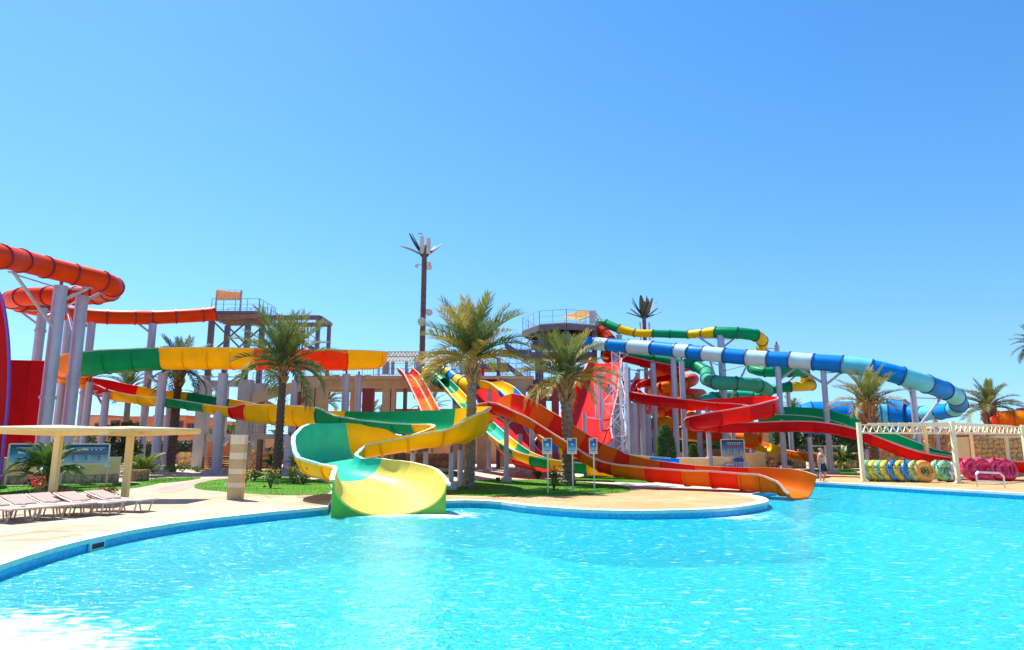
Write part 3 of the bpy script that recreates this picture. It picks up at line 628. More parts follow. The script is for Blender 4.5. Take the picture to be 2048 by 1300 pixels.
# dark red slide with hairpin turns and long right run-out
S_dr, _ = slide('dark red open slide with hairpin turns descending to the right run-out', [
    (1240, 721, 60, .62, .6, .6), (1285, 732, 58.5, .62, .6, .6), (1325, 742, 57.8, .62, .7, .55), (1352, 752, 59, .62, .85, .5), (1340, 763, 61.2, .62, .75, .6), (1298, 771, 61.8, .62, .65, .65), (1266, 778, 59.8, .62, .6, .75), (1257, 789, 56.4, .62, .6, .85), (1278, 804, 53.2, .65, .6, .8), (1328, 812, 50.6, .68, .6, .74), (1382, 818, 48.8, .7, .65, .66),
    (1440, 821, 47.6, .7, .85, .5), (1495, 823, 46.8, .7, 1.05, .45), (1528, 827, 45.2, .7, 1.1, .45), (1526, 834, 43.4, .7, 1.05, .45), (1490, 841, 42.4, .7, .9, .45), (1440, 849, 42, .7, .82, .45), (1402, 856, 42.6, .7, .7, .5), (1396, 861, 44.4, .7, .5, .7),
    (1428, 863, 45.8, .7, .5, .62), (1500, 864, 45.8, .7, .5, .62), (1570, 862, 45, .7, .45, .62), (1635, 863, 43.9, .7, .42, .62), (1690, 871, 42.9, .7, .42, .6), (1745, 888, 42, .7, .42, .58), (1795, 908, 41.2, .7, .42, .58), (1850, 926, 40.4, .7, .42, .58), (1905, 935, 39.8, .7, .42, .58), (1970, 940, 39.2, .7, .42, .58), (2070, 945, 38.6, .7, .42, .58)],
    'ddddrrrrddrrrrdrddddddddrrrrrr', flange='r', b0=.5, lip=.1)
slide('dark green open slide lying behind the red run-out on the right', [
    (1518, 846, 49.5, .7, 1.1, .6), (1580, 847, 48.9, .7, 1.2, .6), (1638, 852, 48, .7, 1.2, .6), (1690, 865, 47, .7, 1.1, .6), (1742, 884, 45.8, .7, 1.0, .6), (1798, 905, 44.4, .7, .9, .6), (1850, 921, 43.2, .7, .8, .6), (1905, 931, 42.4, .7, .7, .6)],
    'ggggggg', b0=.5, lip=.1)
# green helix tube
slide('green tube slide coiling below the blue and white tube', [
    (1205, 707, 63, .5), (1262, 713, 62, .5), (1312, 717, 60.8, .5), (1356, 722, 59, .5), (1390, 731, 57.4, .5), (1412, 744, 56, .5), (1414, 758, 54, .5), (1432, 765, 51.8, .52), (1472, 767, 51, .52), (1515, 771, 51.6, .52), (1533, 781, 54, .52), (1515, 790, 56.5, .5), (1470, 793, 57, .5), (1425, 797, 55.5, .5), (1413, 804, 53, .5), (1445, 811, 51.4, .5), (1500, 814, 51.2, .5)],
    'gggggmmmmmqqmmqm', 'tube', 'g')
# top green and yellow tube
slide('topmost green and yellow tube snaking right from the tower deck', [
    (1196, 647, 62, .40), (1212, 648, 61.5, .40), (1238, 658, 60.6, .40), (1270, 666, 59.8, .34), (1306, 667, 59, .34), (1340, 668, 58.5, .34), (1376, 669, 58, .34), (1405, 667, 57, .40), (1432, 665, 56.2, .48), (1475, 666, 55.2, .48), (1511, 671, 55, .48), (1524, 681, 56.2, .46), (1523, 698, 58.2, .40), (1506, 722, 59, .40), (1505, 737, 57.2, .40), (1530, 744, 55.8, .40), (1578, 742, 55.6, .48), (1608, 745, 57, .42), (1612, 757, 59, .48), (1622, 771, 57.8, .40), (1580, 774, 56.4, .40), (1540, 780, 57.4, .40), (1520, 790, 59.5, .40)],
    'ggyyggyyggyyyygggyyygg', 'tube', 'g')
# orange helix
slide('bright orange tube slide coiled in tight loops beside the lattice tower', [
    (1395, 728, 61.5, .48), (1345, 737, 59.6, .48), (1311, 744, 60.6, .48), (1312, 752, 63, .48), (1356, 757, 64, .48), (1386, 759, 62, .48), (1370, 767, 59.6, .48), (1325, 775, 59.4, .48), (1306, 783, 61.6, .48), (1330, 789, 64, .48), (1378, 787, 63.8, .48), (1402, 790, 61.4, .48), (1382, 800, 58.8, .48), (1330, 810, 58.6, .48), (1302, 818, 60.6, .48), (1325, 826, 63.4, .48), (1372, 829, 62.6, .48), (1384, 836, 60.4, .5), (1345, 843, 58.2, .5), (1306, 849, 57.8, .5), (1300, 857, 59.8, .5), (1345, 864, 60.4, .5), (1400, 869, 58.8, .5), (1460, 874, 57, .5), (1520, 881, 55.4, .5)],
    'toototoototoototooaototo', 'tube', 'o')
slide('low yellow and green chute hidden behind the hedge and info board', [
    (1300, 868, 66, .65, .5, .55), (1380, 880, 63, .65, .5, .6), (1410, 884, 61.6, .65, .5, .6), (1442, 888, 60, .65, .5, .6), (1485, 892, 58, .65, .5, .65), (1525, 900, 56, .65, .5, .65), (1548, 908, 54.6, .65, .5, .5)],
    'yyggoy', b0=.5, lip=.08)
slide('small bright orange children slide behind the standing man', [
    (1580, 912, 55, .6, .5, .55), (1598, 917, 53.6, .6, .5, .6), (1622, 921, 52, .6, .5, .6), (1650, 922, 50.6, .6, .5, .55)], 'ooo', b0=.5, lip=.08)
slide('fat orange tube slide above the stone wall at right edge', [(1992, 846, 61, 0.6), (2003, 844, 60.6, .95), (2030, 842, 60, .95), (2060, 842, 59.4, .95), (2110, 842, 58.5, .95)], 'toaa', 'tube', 'o')
slide('short red tube dropping from the octagonal deck behind the striped tube', [(1196, 660, 61, .52), (1208, 667, 60.6, .52), (1219, 680, 60, .52), (1221, 700, 59.4, .52), (1214, 716, 58.4, .52)], 'tttt', 'tube', 'r')

# ------------------------------------------------------------------ support columns
def column(px, py, Y, wpx, label, arms=(), ring_at=(), mat_=None, foot=True, name='support_column', group=None, fz=None):
    """steel column whose top shows at (px, py) at depth Y; arms: (px, py, dY) points where struts meet a slide"""
    top = at(px, py, Y); r = wpx / F * Y / 2; base = Vector((top.x, top.y, GZ))
    root = thing(name, label, 'column', base, group or 'steel columns carrying the slides'); m = mat_ or M['steel']
    h = top.z - GZ
    prof = [(r, 0)]
    for q in ring_at:
        z = h * q; prof += [(r, z - .08), (r * 1.22, z - .08), (r * 1.22, z + .08), (r, z + .08)]
    prof += [(r, h - .06), (r * 1.04, h - .06), (r * 1.04, h)]
    MB().lathe(base, prof, 18).build('shaft', m, root, smooth=True, fix=True)
    if foot:
        MB().box(base + Vector((0, 0, .11)), (r * 4.4, r * 4.4, .22)).build('footing', M['concrete'], root)
        MB().lathe(base + Vector((0, 0, .22)), [(r * 1.7, 0), (r * 1.7, .05)], 14).build('base_plate', m, root)
    MB().bar(top + Vector((0, 0, -.02)), top + Vector((0, 0, .28)), .12).build('saddle', M['darksteel'], root)
    for a in arms:
        e = at(a[0], a[1], Y + a[2]); d = math.hypot(e.x - top.x, e.y - top.y)
        s = Vector((top.x, top.y, max(e.z - 0.75 * d, GZ + 1.0))); b = Vector((top.x, top.y, min(e.z - 0.06, top.z - 0.1)))
        mb = MB().cyl(s, e, .085, n=8); mb.cyl(b, Vector((e.x, e.y, b.z)), .04, n=6); mb.box(e + Vector((0, 0, .04)), (.5, .2, .08))
        mb.build('bracket_arm', m, root, smooth=True)
    return root
column(122, 572, 36.4, 25, 'tall grey steel column under the highest red tube, nearest the wave wall', [(28, 546, -3.2), (175, 577, .6)], (.42,))
column(165, 592, 38.4, 23, 'tall grey steel column just right of the foremost one under the red loop', [(208, 583, .6), (130, 604, 3)], (.55,))
column(86, 617, 46.5, 18, 'grey column with a collar near its top under the red loop left end', [(34, 618, -.4), (112, 622, 1)], (.86,))
column(140, 630, 49.4, 16, 'grey column hidden partly behind the two tall foremost columns', [(170, 632, .6)], (.7,))
column(184, 645, 50.2, 15, 'slimmer grey column under the red tube, left of the green raft section', [(160, 640, .2)], (.52,))
column(306, 647, 52.2, 15, 'grey column carrying the straight red tube left of the tower', [(274, 645, -.6)], (.5,))
column(326, 746, 47.4, 17, 'grey column under the boundary of green and yellow upper raft run', [(298, 752, -.2)], (.3,))
column(340, 815, 50.5, 14, 'grey column right beside the palm, under the lower raft run', [], ())
column(447, 747, 47.0, 19, 'big grey column standing alone left of the striped shower wall', [(405, 753, .6), (478, 753, .6)], (.35,))
column(180, 764, 48.2, 14, 'short grey column under the red part of the left hairpin', [], ())
column(213, 785, 48.2, 14, 'short grey column under the yellow start of the lower raft run', [(190, 783, 1)], ())
column(590, 760, 49.5, 13, 'pinkish grey column behind the shaggy palm crown', [], (.4,))
column(580, 872, 45.2, 20, 'thick grey column near the left lip of the yellow bowl', [(545, 862, .6)], ())
column(693, 748, 50.2, 15, 'left one of two slim columns under the yellow upper raft end', [(672, 752, .4)], (.5,))
column(718, 750, 53.0, 13, 'right one of two slim columns under the yellow upper raft end', [(735, 752, .2)], ())
column(826, 905, 31.6, 10, 'short column below the low rim of the yellow hairpin, leftmost there', [], ())
column(852, 903, 30.2, 10, 'short column below the yellow hairpin, second there', [], ())
column(903, 905, 30.4, 10, 'short column directly left of the tall central palm trunk', [], ())
column(921, 900, 32.6, 11, 'short column partly hidden by the tall central palm trunk', [], ())
column(979, 780, 52.6, 8, 'slim lilac column in front of the steep red chute', [], ())
column(1013, 829, 36.6, 9.5, 'slim dark column carrying the crown of the orange arch', [(998, 832, .1), (1032, 832, -.3)], ())
column(1040, 868, 45, 9, 'slim column right of the steep red chute foot', [], ())
column(1064, 846, 43.2, 10, 'slim column carrying the blue and yellow chute', [(1082, 868, .6)], ())
column(1090, 905, 43, 9, 'short column just left of the first small sign', [], ())
column(1238, 670, 60.0, 12, 'tall column carrying the topmost green and yellow tube start', [], (.8,))
column(1229, 700, 58.6, 14, 'thick lilac column rising behind the lattice tower', [(1260, 704, -.6)], (.6,))
column(1254, 735, 55.4, 13, 'column just right of the lattice tower under the dark red slide', [(1280, 740, 2)], ())
column(1284, 800, 53.8, 11, 'thin column under the dark red hairpin, left one', [], ())
column(1306, 726, 57.4, 11, 'column in front of the orange coils, left one', [(1290, 742, .5)], (.5,))
column(1346, 708, 54.2, 11, 'column carrying the striped tube in front of the orange coils', [], (.6,))
column(1363, 722, 52.0, 11, 'column right of centre of the orange coils, reaching down beside the topiary', [], (.4,))
column(1415, 822, 46.2, 10, 'short thick column under the dark red left hairpin', [], ())
column(1441, 671, 55.8, 14, 'tall column with spread arms carrying the topmost tube', [(1400, 676, .5), (1470, 676, -.3), (1495, 728, -4.5), (1420, 722, -3.5)], (.62,))
column(1464, 828, 48.5, 9, 'slim column rising behind the info board', [], ())
column(1555, 726, 48.6, 11, 'tall column behind the dark green run, third from the right', [(1598, 730, -.2)], (.55,))
column(1553, 690, 57.5, 10, 'column whose bare top rises above the striped tube', [(1527, 696, .2), (1600, 745, -.6)], ())
column(1646, 735, 46.8, 11, 'tall column carrying the striped tube left of the right palm', [(1686, 742, -.8), (1600, 738, .8)], (.3,))
column(1823, 764, 44.6, 12, 'tall column carrying the striped tube right of the right palm', [(1794, 762, -.1), (1882, 796, 1.2)], (.4,))
column(1870, 838, 53, 9, 'slim column under the lower turn of the striped tube', [], ())
column(1619, 874, 44.4, 9, 'short column beneath the red run-out near the standing man', [], ())
column(1733, 898, 42.4, 8, 'short column beneath the red run-out inside the pergola', [], ())
column(1217, 775, 51.5, 15, 'thick lilac column immediately right of the ramp, behind the lattice', [], (.5,))
column(1268, 806, 51.8, 12, 'thin column left of the tall topiary, nearer one', [], ())
column(1296, 828, 57, 12, 'thin column left of the tall topiary, farther one', [], (.6,))
column(1396, 800, 58, 11, 'column right of the orange coils rising above the small topiary', [(1380, 806, .6)], ())
column(1275, 745, 63.5, 10, 'far thin column behind the orange coils, leftmost', [], ())
column(1325, 745, 66, 10, 'far thin column behind the orange coils, rightmost', [], ())
column(1500, 800, 60, 10, 'far column behind the dark red upper trough', [], ())
column(1575, 775, 58.8, 9, 'far column under the yellow tube end', [], ())

# ------------------------------------------------------------------ railings, stairs, towers
def railing(mb, pts, h=1.05, step=1.1, bal=0.0, r=.025):
    for a, b in zip(pts[:-1], pts[1:]):
        L_ = (b - a).length; n = max(1, round(L_ / step)); up = Vector((0, 0, h))
        for k in (1.0, .55, .12): mb.bar(a + up * k, b + up * k, r * 1.6 if k == 1 else r)
        for i in range(n + 1): q = a.lerp(b, i / n); mb.bar(q, q + up, r * 1.9)
        if bal:
            nb = int(L_ / bal)
            for i in range(1, nb): q = a.lerp(b, i / nb); mb.bar(q + up * .12, q + up * .98, r * .7)
    return mb
def stairs(root, a, b, wdt, n, m, rail=True, side=None):
    """open flight from low a to high b; wdt is the vector across"""
    a, b, wdt = Vector(a), Vector(b), Vector(wdt)
    for s in (0, 1):
        MB().bar(a + wdt * s, b + wdt * s, .10, .30).build('stringer', M['darksteel'], root)
    for i in range(n):
        q = a.lerp(b, (i + .5) / n); d = (b - a); d.z = 0; d = d.normalized() * (d.length / n * .45)
        MB().slab([q - d, q + d, q + d + wdt, q - d + wdt], (0, 0, .06)).build('tread', m, root, fix=True)
    if rail:
        railing(MB(), [a, b]).build('railing', M['rail'], root); railing(MB(), [a + wdt, b + wdt]).build('railing', M['rail'], root)
def lattice(mb, a, b, h, n, t=.06, up=Vector((0, 0, 1))):
    a, b = Vector(a), Vector(b); u = up * h
    mb.bar(a, b, t); mb.bar(a + u, b + u, t)
    for i in range(n):
        p, q, m_ = a.lerp(b, i / n), a.lerp(b, (i + 1) / n), a.lerp(b, (i + .5) / n)
        mb.bar(p + u, m_, t * .7); mb.bar(m_, q + u, t * .7)
    return mb

# left steel launch tower
Yt = 56.0
t1 = thing('launch_tower', 'dark steel launch tower with orange shade panel above the left palm', 'tower', at(465, 940, Yt))
A, B = at(420, 624, Yt), at(534, 631, Yt + 1.5); zt = A.z
P0, P1 = Vector((A.x, Yt - .5, zt)), Vector((B.x, Yt - .5, zt)); P2, P3 = Vector((B.x, Yt + 3.5, zt)), Vector((A.x, Yt + 3.5, zt))
MB().slab([P0, P1, P2, P3], (0, 0, -.22)).build('platform', M['darksteel'], t1, fix=True)
for k in range(6):
    yy = Yt - .3 + k * .7; MB().bar(Vector((A.x + .1, yy, zt - .42)), Vector((B.x - .1, yy, zt - .42)), .25, .36).build('joist', M['brown'], t1)
for x in (424, 497):
    for dy in (0, 3.2):
        p = at(x, 640, Yt); MB().box(Vector((p.x, Yt + dy, (zt - .6 + 7.4) / 2)), (.42, .34, zt - .6 - 7.4)).build('leg', M['darksteel'], t1)
p, q = at(427, 642, Yt), at(494, 642, Yt); zl = at(427, 705, Yt).z
for a, b in ((p, Vector((q.x, q.y, zl))), (q, Vector((p.x, p.y, zl)))):
    MB().bar(a + Vector((0, -.1 if a is p else .1, 0)), b + Vector((0, -.1 if a is p else .1, 0)), .12).build('brace', M['darksteel'], t1)
    MB().bar(a + Vector((0, 3.1 if a is p else 3.3, 0)), b + Vector((0, 3.1 if a is p else 3.3, 0)), .12).build('brace', M['darksteel'], t1)
mb = MB(); railing(mb, [P0 + Vector((.3, .05, 0)), P1 + Vector((0, .05, 0)), P2]); mb.build('railing', M['rail'], t1); railing(MB(), [P3, P2 - Vector((.15, 0, 0))]).build('railing', M['rail'], t1)
pa, pb = at(432, 580, Yt), at(481, 584, Yt); zb = at(432, 600, Yt).z
for p in (pa, pb): MB().bar(Vector((p.x, Yt + .2, zt)), Vector((p.x, Yt + .2, pa.z)), .12).build('sign_post', M['rail'], t1)
MB().slab([Vector((pa.x, Yt + .1, pa.z)), Vector((pb.x, Yt + .1, pb.z)), Vector((pb.x, Yt + .1, zb)), Vector((pa.x, Yt + .1, zb))], (0, .05, 0)).build('shade_panel', M['shadecloth'], t1, fix=True)
mb = MB(); lattice(mb, Vector((pa.x, Yt + .05, zb)), Vector((pb.x, Yt + .05, zb)), pa.z - zb, 4, .05); mb.build('panel_frame', M['whitesteel'], t1)
# upper frame to the right
a, b = at(530, 633, Yt), at(640, 640, Yt); b.z = a.z; a.z -= .1; b.z = a.z
MB().bar(a, b, .34, .36).build('beam', M['darksteel'], t1); MB().bar(a + Vector((0, 3.4, 0)), b + Vector((0, 3.4, 0)), .34, .36).build('beam', M['darksteel'], t1)
for x in (637,):
    p = at(x, 640, Yt)
    for dy in (0, 3.4): MB().box(Vector((p.x, Yt + dy, (a.z - .2 + 7.4) / 2)), (.3, .3, a.z - .2 - 7.4)).build('leg', M['darksteel'], t1)
MB().bar(b, b + Vector((0, 3.4, 0)), .3, .3).build('beam', M['darksteel'], t1)
lo = at(628, 700, Yt + 1); hi = at(540, 643, Yt + 1); stairs(t1, lo, hi, (0, 1.5, 0), 14, M['brown'])
# concrete legs and beams below
for x, wd in ((408, .85), (491, 1.0)):
    p = at(x, 742, Yt - .6)
    MB().box(Vector((p.x, Yt - .2, (7.4 + GZ) / 2)), (wd, .9, 7.4 - GZ)).build('pier', M['concrete'], t1)
    MB().box(Vector((p.x, Yt + 3.2, (7.4 + GZ) / 2)), (wd, .9, 7.4 - GZ)).build('pier', M['concrete'], t1)
p, q = at(420, 756, Yt), at(478, 756, Yt)
MB().box(((p.x + q.x) / 2, Yt - .2, 7.1), (q.x - p.x - .1, .5, .5)).build('cross_beam', M['concrete'], t1)
p, q = at(412, 876, Yt), at(480, 876, Yt); MB().box(((p.x + q.x) / 2, Yt - .2, at(410, 876, Yt).z), (q.x - p.x - .3, .5, .6)).build('cross_beam', M['concrete'], t1)
# concrete switchback stair between the left tower and the platform
st = thing('concrete_staircase', 'beige concrete switchback stair with railings behind the shaggy palm', 'staircase', at(560, 930, 55.5))
def parapet(px0, py0, px1, py1, Y, hpx, m, name='parapet', th=.18):
    a, b = at(px0, py0, Y), at(px1, py1, Y); h = hpx / F * Y
    MB().slab([a, b, b - Vector((0, 0, h)), a - Vector((0, 0, h))], (0, th, 0)).build(name, m, st, fix=True)
parapet(505, 787, 560, 770, 55.2, 22, M['beige']); parapet(560.5, 770, 640, 752, 55.2, 22, M['beige'])
parapet(508, 796, 560, 822, 56.6, 12, M['maroon'], 'stringer'); parapet(560, 826, 612, 790, 55.6, 10, M['maroon'], 'stringer')
railing(MB(), [at(505, 770, 55.3), at(535, 770, 55.3), at(575, 752, 55.3)], 1.0, .9, .18).build('railing', M['rail'], st); railing(MB(), [at(560, 822, 56), at(610, 800, 56)], 1.1, .9, .2).build('railing', M['rail'], st)
for i in range(9):
    q = at(508 + i * 6.2, 790 + i * 3.4, 56.8); MB().box(q, (.34, 1.4, .1)).build('tread', M['beige'], st)
for x, wd in ((597, .8), (618, 1.2), (645, .9)):
    p = at(x, 775, 58); MB().box(Vector((p.x, 58, (p.z + GZ) / 2)), (wd, .8, p.z - GZ)).build('pier', M['beige'] if x != 597 else M['maroon'], st)
# low landing with railing and ground steps
p, q = at(505, 868, 53), at(600, 868, 53); MB().slab([p, q, q + Vector((0, 3, 0)), p + Vector((0, 3, 0))], (0, 0, -.35)).build('landing', M['concrete'], st, fix=True)
mb = MB(); railing(mb, [p, q], 1.0, .9, .2); mb.build('railing', M['darksteel'], st)
for x in (520, 560, 592):
    p2 = at(x, 875, 53.5); MB().box(Vector((p2.x, 53.6, (p.z - .4 + GZ) / 2)), (.35, .35, p.z - .4 - GZ)).build('post', M['brown'], st)
gs = thing('ground_steps', 'broad stone steps with dark risers beside the left concrete pier', 'steps', gr(432, 938))
for i in range(6):
    p, q = at(412, 938 - i * 4.6, 53 + i * .55), at(468, 938 - i * 4.6, 53 + i * .55)
    zt_ = GZ + .16 * (i + 1)
    MB().box(((p.x + q.x) / 2, 53 + i * .55, (zt_ + GZ) / 2), (q.x - p.x, .5, zt_ - GZ)).build('step', M['terracotta'], gs)
    MB().box(((p.x + q.x) / 2, 53 + i * .55 - .05, zt_ + .025), (q.x - p.x + .06, .62, .05)).build('tread', M['beige'], gs)
p = at(440, 888, 57.6); MB().box(Vector((p.x, 57.8, GZ + 1.25)), (2.6, .3, 2.5)).build('back_wall', M['terracotta'], gs)

# concrete launch platform
Yp = 58.0
cp = thing('concrete_platform', 'long beige concrete launch platform on pillars behind the central palms', 'platform', at(830, 940, Yp))
zt2 = at(830, 752, Yp).z
def xat(px, Y): return at(px, 800, Y).x
def pbox(px0, px1, z0, z1, Y0, Y1, m, name):
    MB().box(((xat(px0, Y0) + xat(px1, Y0)) / 2, (Y0 + Y1) / 2, (z0 + z1) / 2), (xat(px1, Y0) - xat(px0, Y0), Y1 - Y0, z1 - z0)).build(name, m, cp)
pbox(598, 1068, zt2 - .30, zt2, Yp - .3, Yp + 4.5, M['beige'], 'slab')
pbox(600, 1066, zt2 - 1.05, zt2 - .30, Yp, Yp + .45, M['beige'], 'edge_beam'); pbox(600, 1066, zt2 - 1.05, zt2 - .3, Yp + 3.9, Yp + 4.3, M['beige'], 'edge_beam')
for x0, x1, mm in ((724, 746, 'maroon'), (764, 780, 'beige'), (782, 790, 'beige'), (806, 812, 'darksteel'), (849, 856, 'maroon'), (905, 917, 'beige'), (919, 932, 'beige'), (955, 975, 'beige'), (1030, 1052, 'beige')):
    pbox(x0, x1, GZ, zt2 - 1.05, Yp + .02, Yp + .75, M[mm], 'pillar')
for x0, x1 in ((700, 715), (770, 786), (850, 862), (925, 940), (1000, 1015)):
    pbox(x0, x1, GZ, zt2 - 1.05, Yp + 3.95, Yp + 4.5, M['beige'], 'pillar')
zb2 = at(830, 822, Yp).z
pbox(791, 805, zb2 - .25, zb2 + .2, Yp + .2, Yp + .55, M['terracotta'], 'tie_beam'); pbox(813, 848, zb2 - .25, zb2 + .2, Yp + .2, Yp + .55, M['terracotta'], 'tie_beam'); pbox(857, 904, zb2 - .25, zb2 + .2, Yp + .2, Yp + .55, M['terracotta'], 'tie_beam')
def V(px, Y, z): return Vector((xat(px, Y), Y, z))
for pa_, pb_ in ((V(745, Yp, zt2), V(940, Yp, zt2)), (V(1000, Yp, zt2), V(1062, Yp, zt2)), (V(600, Yp + 4.3, zt2), V(1060, Yp + 4.3, zt2))): railing(MB(), [pa_, pb_], 1.1, 1.4, .25).build('railing', M['rail'], cp)
for x0, x1 in ((763, 776), (780, 787), (808, 814), (830, 843), (868, 878), (918, 929)):
    pbox(x0, x1, zt2 + .15, zt2 + 1.25, Yp + .08, Yp + .14, M['concrete'], 'gate_panel')
pbox(930, 936, zt2, zt2 + 1.2, Yp + .2, Yp + 1.0, SL['d'], 'start_wall'); pbox(962, 967, zt2, zt2 + 1.3, Yp + .2, Yp + 1.0, SL['r'], 'start_wall')
# pergola on the platform
pg = thing('deck_pergola', 'flat yellow lattice pergola standing on the concrete platform', 'pergola', V(828, Yp + 1, zt2))
zp = at(828, 712, Yp).z
for yy in (Yp + .5, Yp + 3.6):
    mb = MB(); lattice(mb, V(752, yy, zp), V(905, yy, zp), .42, 22, .09); mb.build('lattice_beam', M['yellowtruss'], pg)
    for x in (756, 828, 903): MB().bar(V(x, yy, zt2), V(x, yy, zp), .12).build('post', M['rail'], pg)
for k in range(14):
    x = 752 + k * (153 / 13); MB().bar(V(x, Yp + .5, zp + .46), V(x, Yp + 3.6, zp + .46), .10, .08).build('rafter', M['yellowtruss'], pg)
# sloping brown stair wall right of the platform and maroon frame
sw = thing('stair_wall', 'brown sloping stair wall in front of the maroon frame', 'wall', at(1030, 935, 57))
a, b = at(992, 757, 57), at(1062, 800, 57)
MB().slab([a, b, Vector((b.x, b.y, b.z - 3.2)), Vector((a.x + 1.2, a.y, a.z - 2.6)), Vector((a.x, a.y, a.z - .6))], (0, .2, 0)).build('slope_panel', M['brown'], sw, fix=True)
MB().bar(a + Vector((0, .1, .05)), b + Vector((0, .1, .05)), .3, .1).build('cap', M['beige'], sw)
mf = thing('maroon_frame', 'maroon concrete frame of posts and beams under the stair tower', 'frame', at(1120, 935, 58))
for x, wd in ((1083, .75), (1110, .6), (1152, .8), (1064, .5), (1182, .6)):
    p = at(x, 772, 58); MB().box(Vector((p.x, 58, (p.z + GZ) / 2)), (wd, .6, p.z - GZ)).build('post', M['maroon'], mf)
for y in (783, 797):
    p, q = at(1056, y, 58), at(1186, y, 58); MB().box(((p.x + q.x) / 2, 58.0, p.z), (q.x - p.x, .36, .42)).build('beam', M['maroon'], mf)
p = at(1075, 812, 58); MB().box(Vector((p.x, 58.6, (p.z + GZ) / 2)), (1.6, .3, p.z - GZ)).build('infill', M['brown'], mf)

# central stair tower with octagonal deck
Yc = 60.0
ct = thing('stair_tower', 'steel stair tower with octagonal railed deck above the smaller palm', 'tower', at(1120, 935, Yc))
zc = at(1120, 650, Yc).z
octp = [(1046, Yc + 2.5), (1080, Yc - .6), (1135, Yc - 1.4), (1194, Yc - .3), (1206, Yc + 3.2), (1190, Yc + 6.5), (1130, Yc + 7.8), (1070, Yc + 6.6)]
OP = [Vector((xat(x, y), y, zc)) for x, y in octp]
MB().prism([(p.x, p.y) for p in OP], zc - .12, zc).build('deck', M['concrete'], ct, fix=True)
for i in range(8):
    a, b = OP[i], OP[(i + 1) % 8]; MB().bar(a + Vector((0, 0, -.38)), b + Vector((0, 0, -.38)), .16, .52).build('fascia', M['darksteel'], ct)
ctr = sum(OP, Vector()) / 8
for i in range(4): MB().bar(OP[i] + Vector((0, 0, -.4)), OP[i + 4] + Vector((0, 0, -.4)), .2, .4).build('girder', M['brown'], ct)
sf = [ctr + (p - ctr) * .93 for p in OP]; MB().prism([(p.x, p.y) for p in sf], zc - .17, zc - .125).build('soffit', M['brown'], ct, fix=True)
mb = MB(); railing(mb, [p + Vector((0, 0, 0)) for p in OP] + [OP[0]], 1.15, 1.0, 0); mb.build('railing', M['rail'], ct)
p = at(1185, 642, Yc - .4); MB().box(Vector((p.x, Yc - .5, zc + .62)), (.6, .06, 1.2)).build('gate_panel', M['concrete'], ct)
for x, y in ((1082, Yc), (1135, Yc - .7), (1191, Yc + .2), (1140, Yc + 6), (1075, Yc + 6)):
    X = xat(x, y); MB().box(Vector((X, y, (zc - .65 + 4.5) / 2)), (.42, .42, zc - .65 - 4.5)).build('leg', M['darksteel'], ct)
for (xa, za, xb, zb_) in ((1082, 690, 1135, 730), (1135, 690, 1082, 730), (1050, 690, 1080, 660), (1052, 700, 1080, 735)):
    MB().bar(at(xa, za, Yc + .35), at(xb, zb_, Yc + .35), .10).build('brace', M['brown'], ct)
# mid level floor, landings and flights
def landing(px0, px1, py, Y0, Y1, th=.3, rl=True):
    z = at(px0, py, Y0).z; q = [Vector((xat(px0, Y0), Y0, z)), Vector((xat(px1, Y0), Y0, z)), Vector((xat(px1, Y0), Y1, z)), Vector((xat(px0, Y0), Y1, z))]
    MB().slab(q, (0, 0, -th)).build('landing', M['brown'], ct, fix=True)
    MB().bar(q[0] + Vector((0, -.04, -.17)), q[1] + Vector((0, -.04, -.17)), .1, .42).build('landing_edge', M['darksteel'], ct)
    if rl: railing(MB(), [q[0] + Vector((.05, .1, 0)), q[1] + Vector((0, .1, 0))], 1.1, 1.0, 0).build('railing', M['rail'], ct); railing(MB(), [q[3], q[2]], 1.1, 1.0, 0).build('railing', M['rail'], ct)
    return z
landing(958, 1018, 728, Yc - 2, Yc + 2); landing(1062, 1192, 705, Yc, Yc + 5); landing(1040, 1104, 760, Yc - .5, Yc + 3.5); landing(1120, 1192, 735, Yc + 1, Yc + 5); landing(1000, 1064, 700, Yc + 2, Yc + 5); landing(1086, 1150, 760, Yc - .5, Yc + 3); landing(1066, 1186, 682, Yc + 1, Yc + 5, rl=False)
stairs(ct, at(1058, 718, Yc + .2), at(1010, 688, Yc + .2), (0, 1.4, 0), 13, M['rail'])
stairs(ct, at(1056, 762, Yc - 1.2), at(1012, 728, Yc - 1.2), (0, 1.4, 0), 13, M['rail'])
stairs(ct, at(1130, 705, Yc + 2.4), at(1172, 662, Yc + 2.4), (0, 1.4, 0), 13, M['rail'])
p = at(998, 700, Yc); MB().box(Vector((p.x, Yc - 1.6, at(998, 728, Yc).z / 2)), (.34, .34, at(998, 715, Yc).z)).build('leg', M['darksteel'], ct)
p = at(957, 735, Yc); MB().box(Vector((p.x, Yc + 1.8, p.z / 2)), (.3, .3, p.z)).build('leg', M['darksteel'], ct)
# shade roof on the deck
sh = thing('slatted_canopy', 'tilted orange lattice shade roof on the octagonal deck', 'shade roof', Vector((xat(1160, Yc), Yc + 1.5, zc)))
c4 = [at(1128, 634, Yc + 2.2), at(1160, 622, Yc + 4.6), at(1193, 627, Yc + 2.8), at(1158, 640, Yc + .3)]
MB().slab(c4, (0, 0, .05)).build('slat_roof', M['shadecloth'], sh, fix=True)
mb = MB()
for k in range(9):
    mb.bar(c4[0].lerp(c4[1], k / 8) + Vector((0, 0, .09)), c4[3].lerp(c4[2], k / 8) + Vector((0, 0, .09)), .07)
mb.build('slat_rack', M['yellowtruss'], sh)
for i in range(4):
    MB().bar(c4[i], c4[(i + 1) % 4], .12, .14).build('edge_beam', M['yellowtruss'], sh); MB().bar(Vector((c4[i].x, c4[i].y, zc)), c4[i], .1).build('post', M['yellowtruss'], sh)

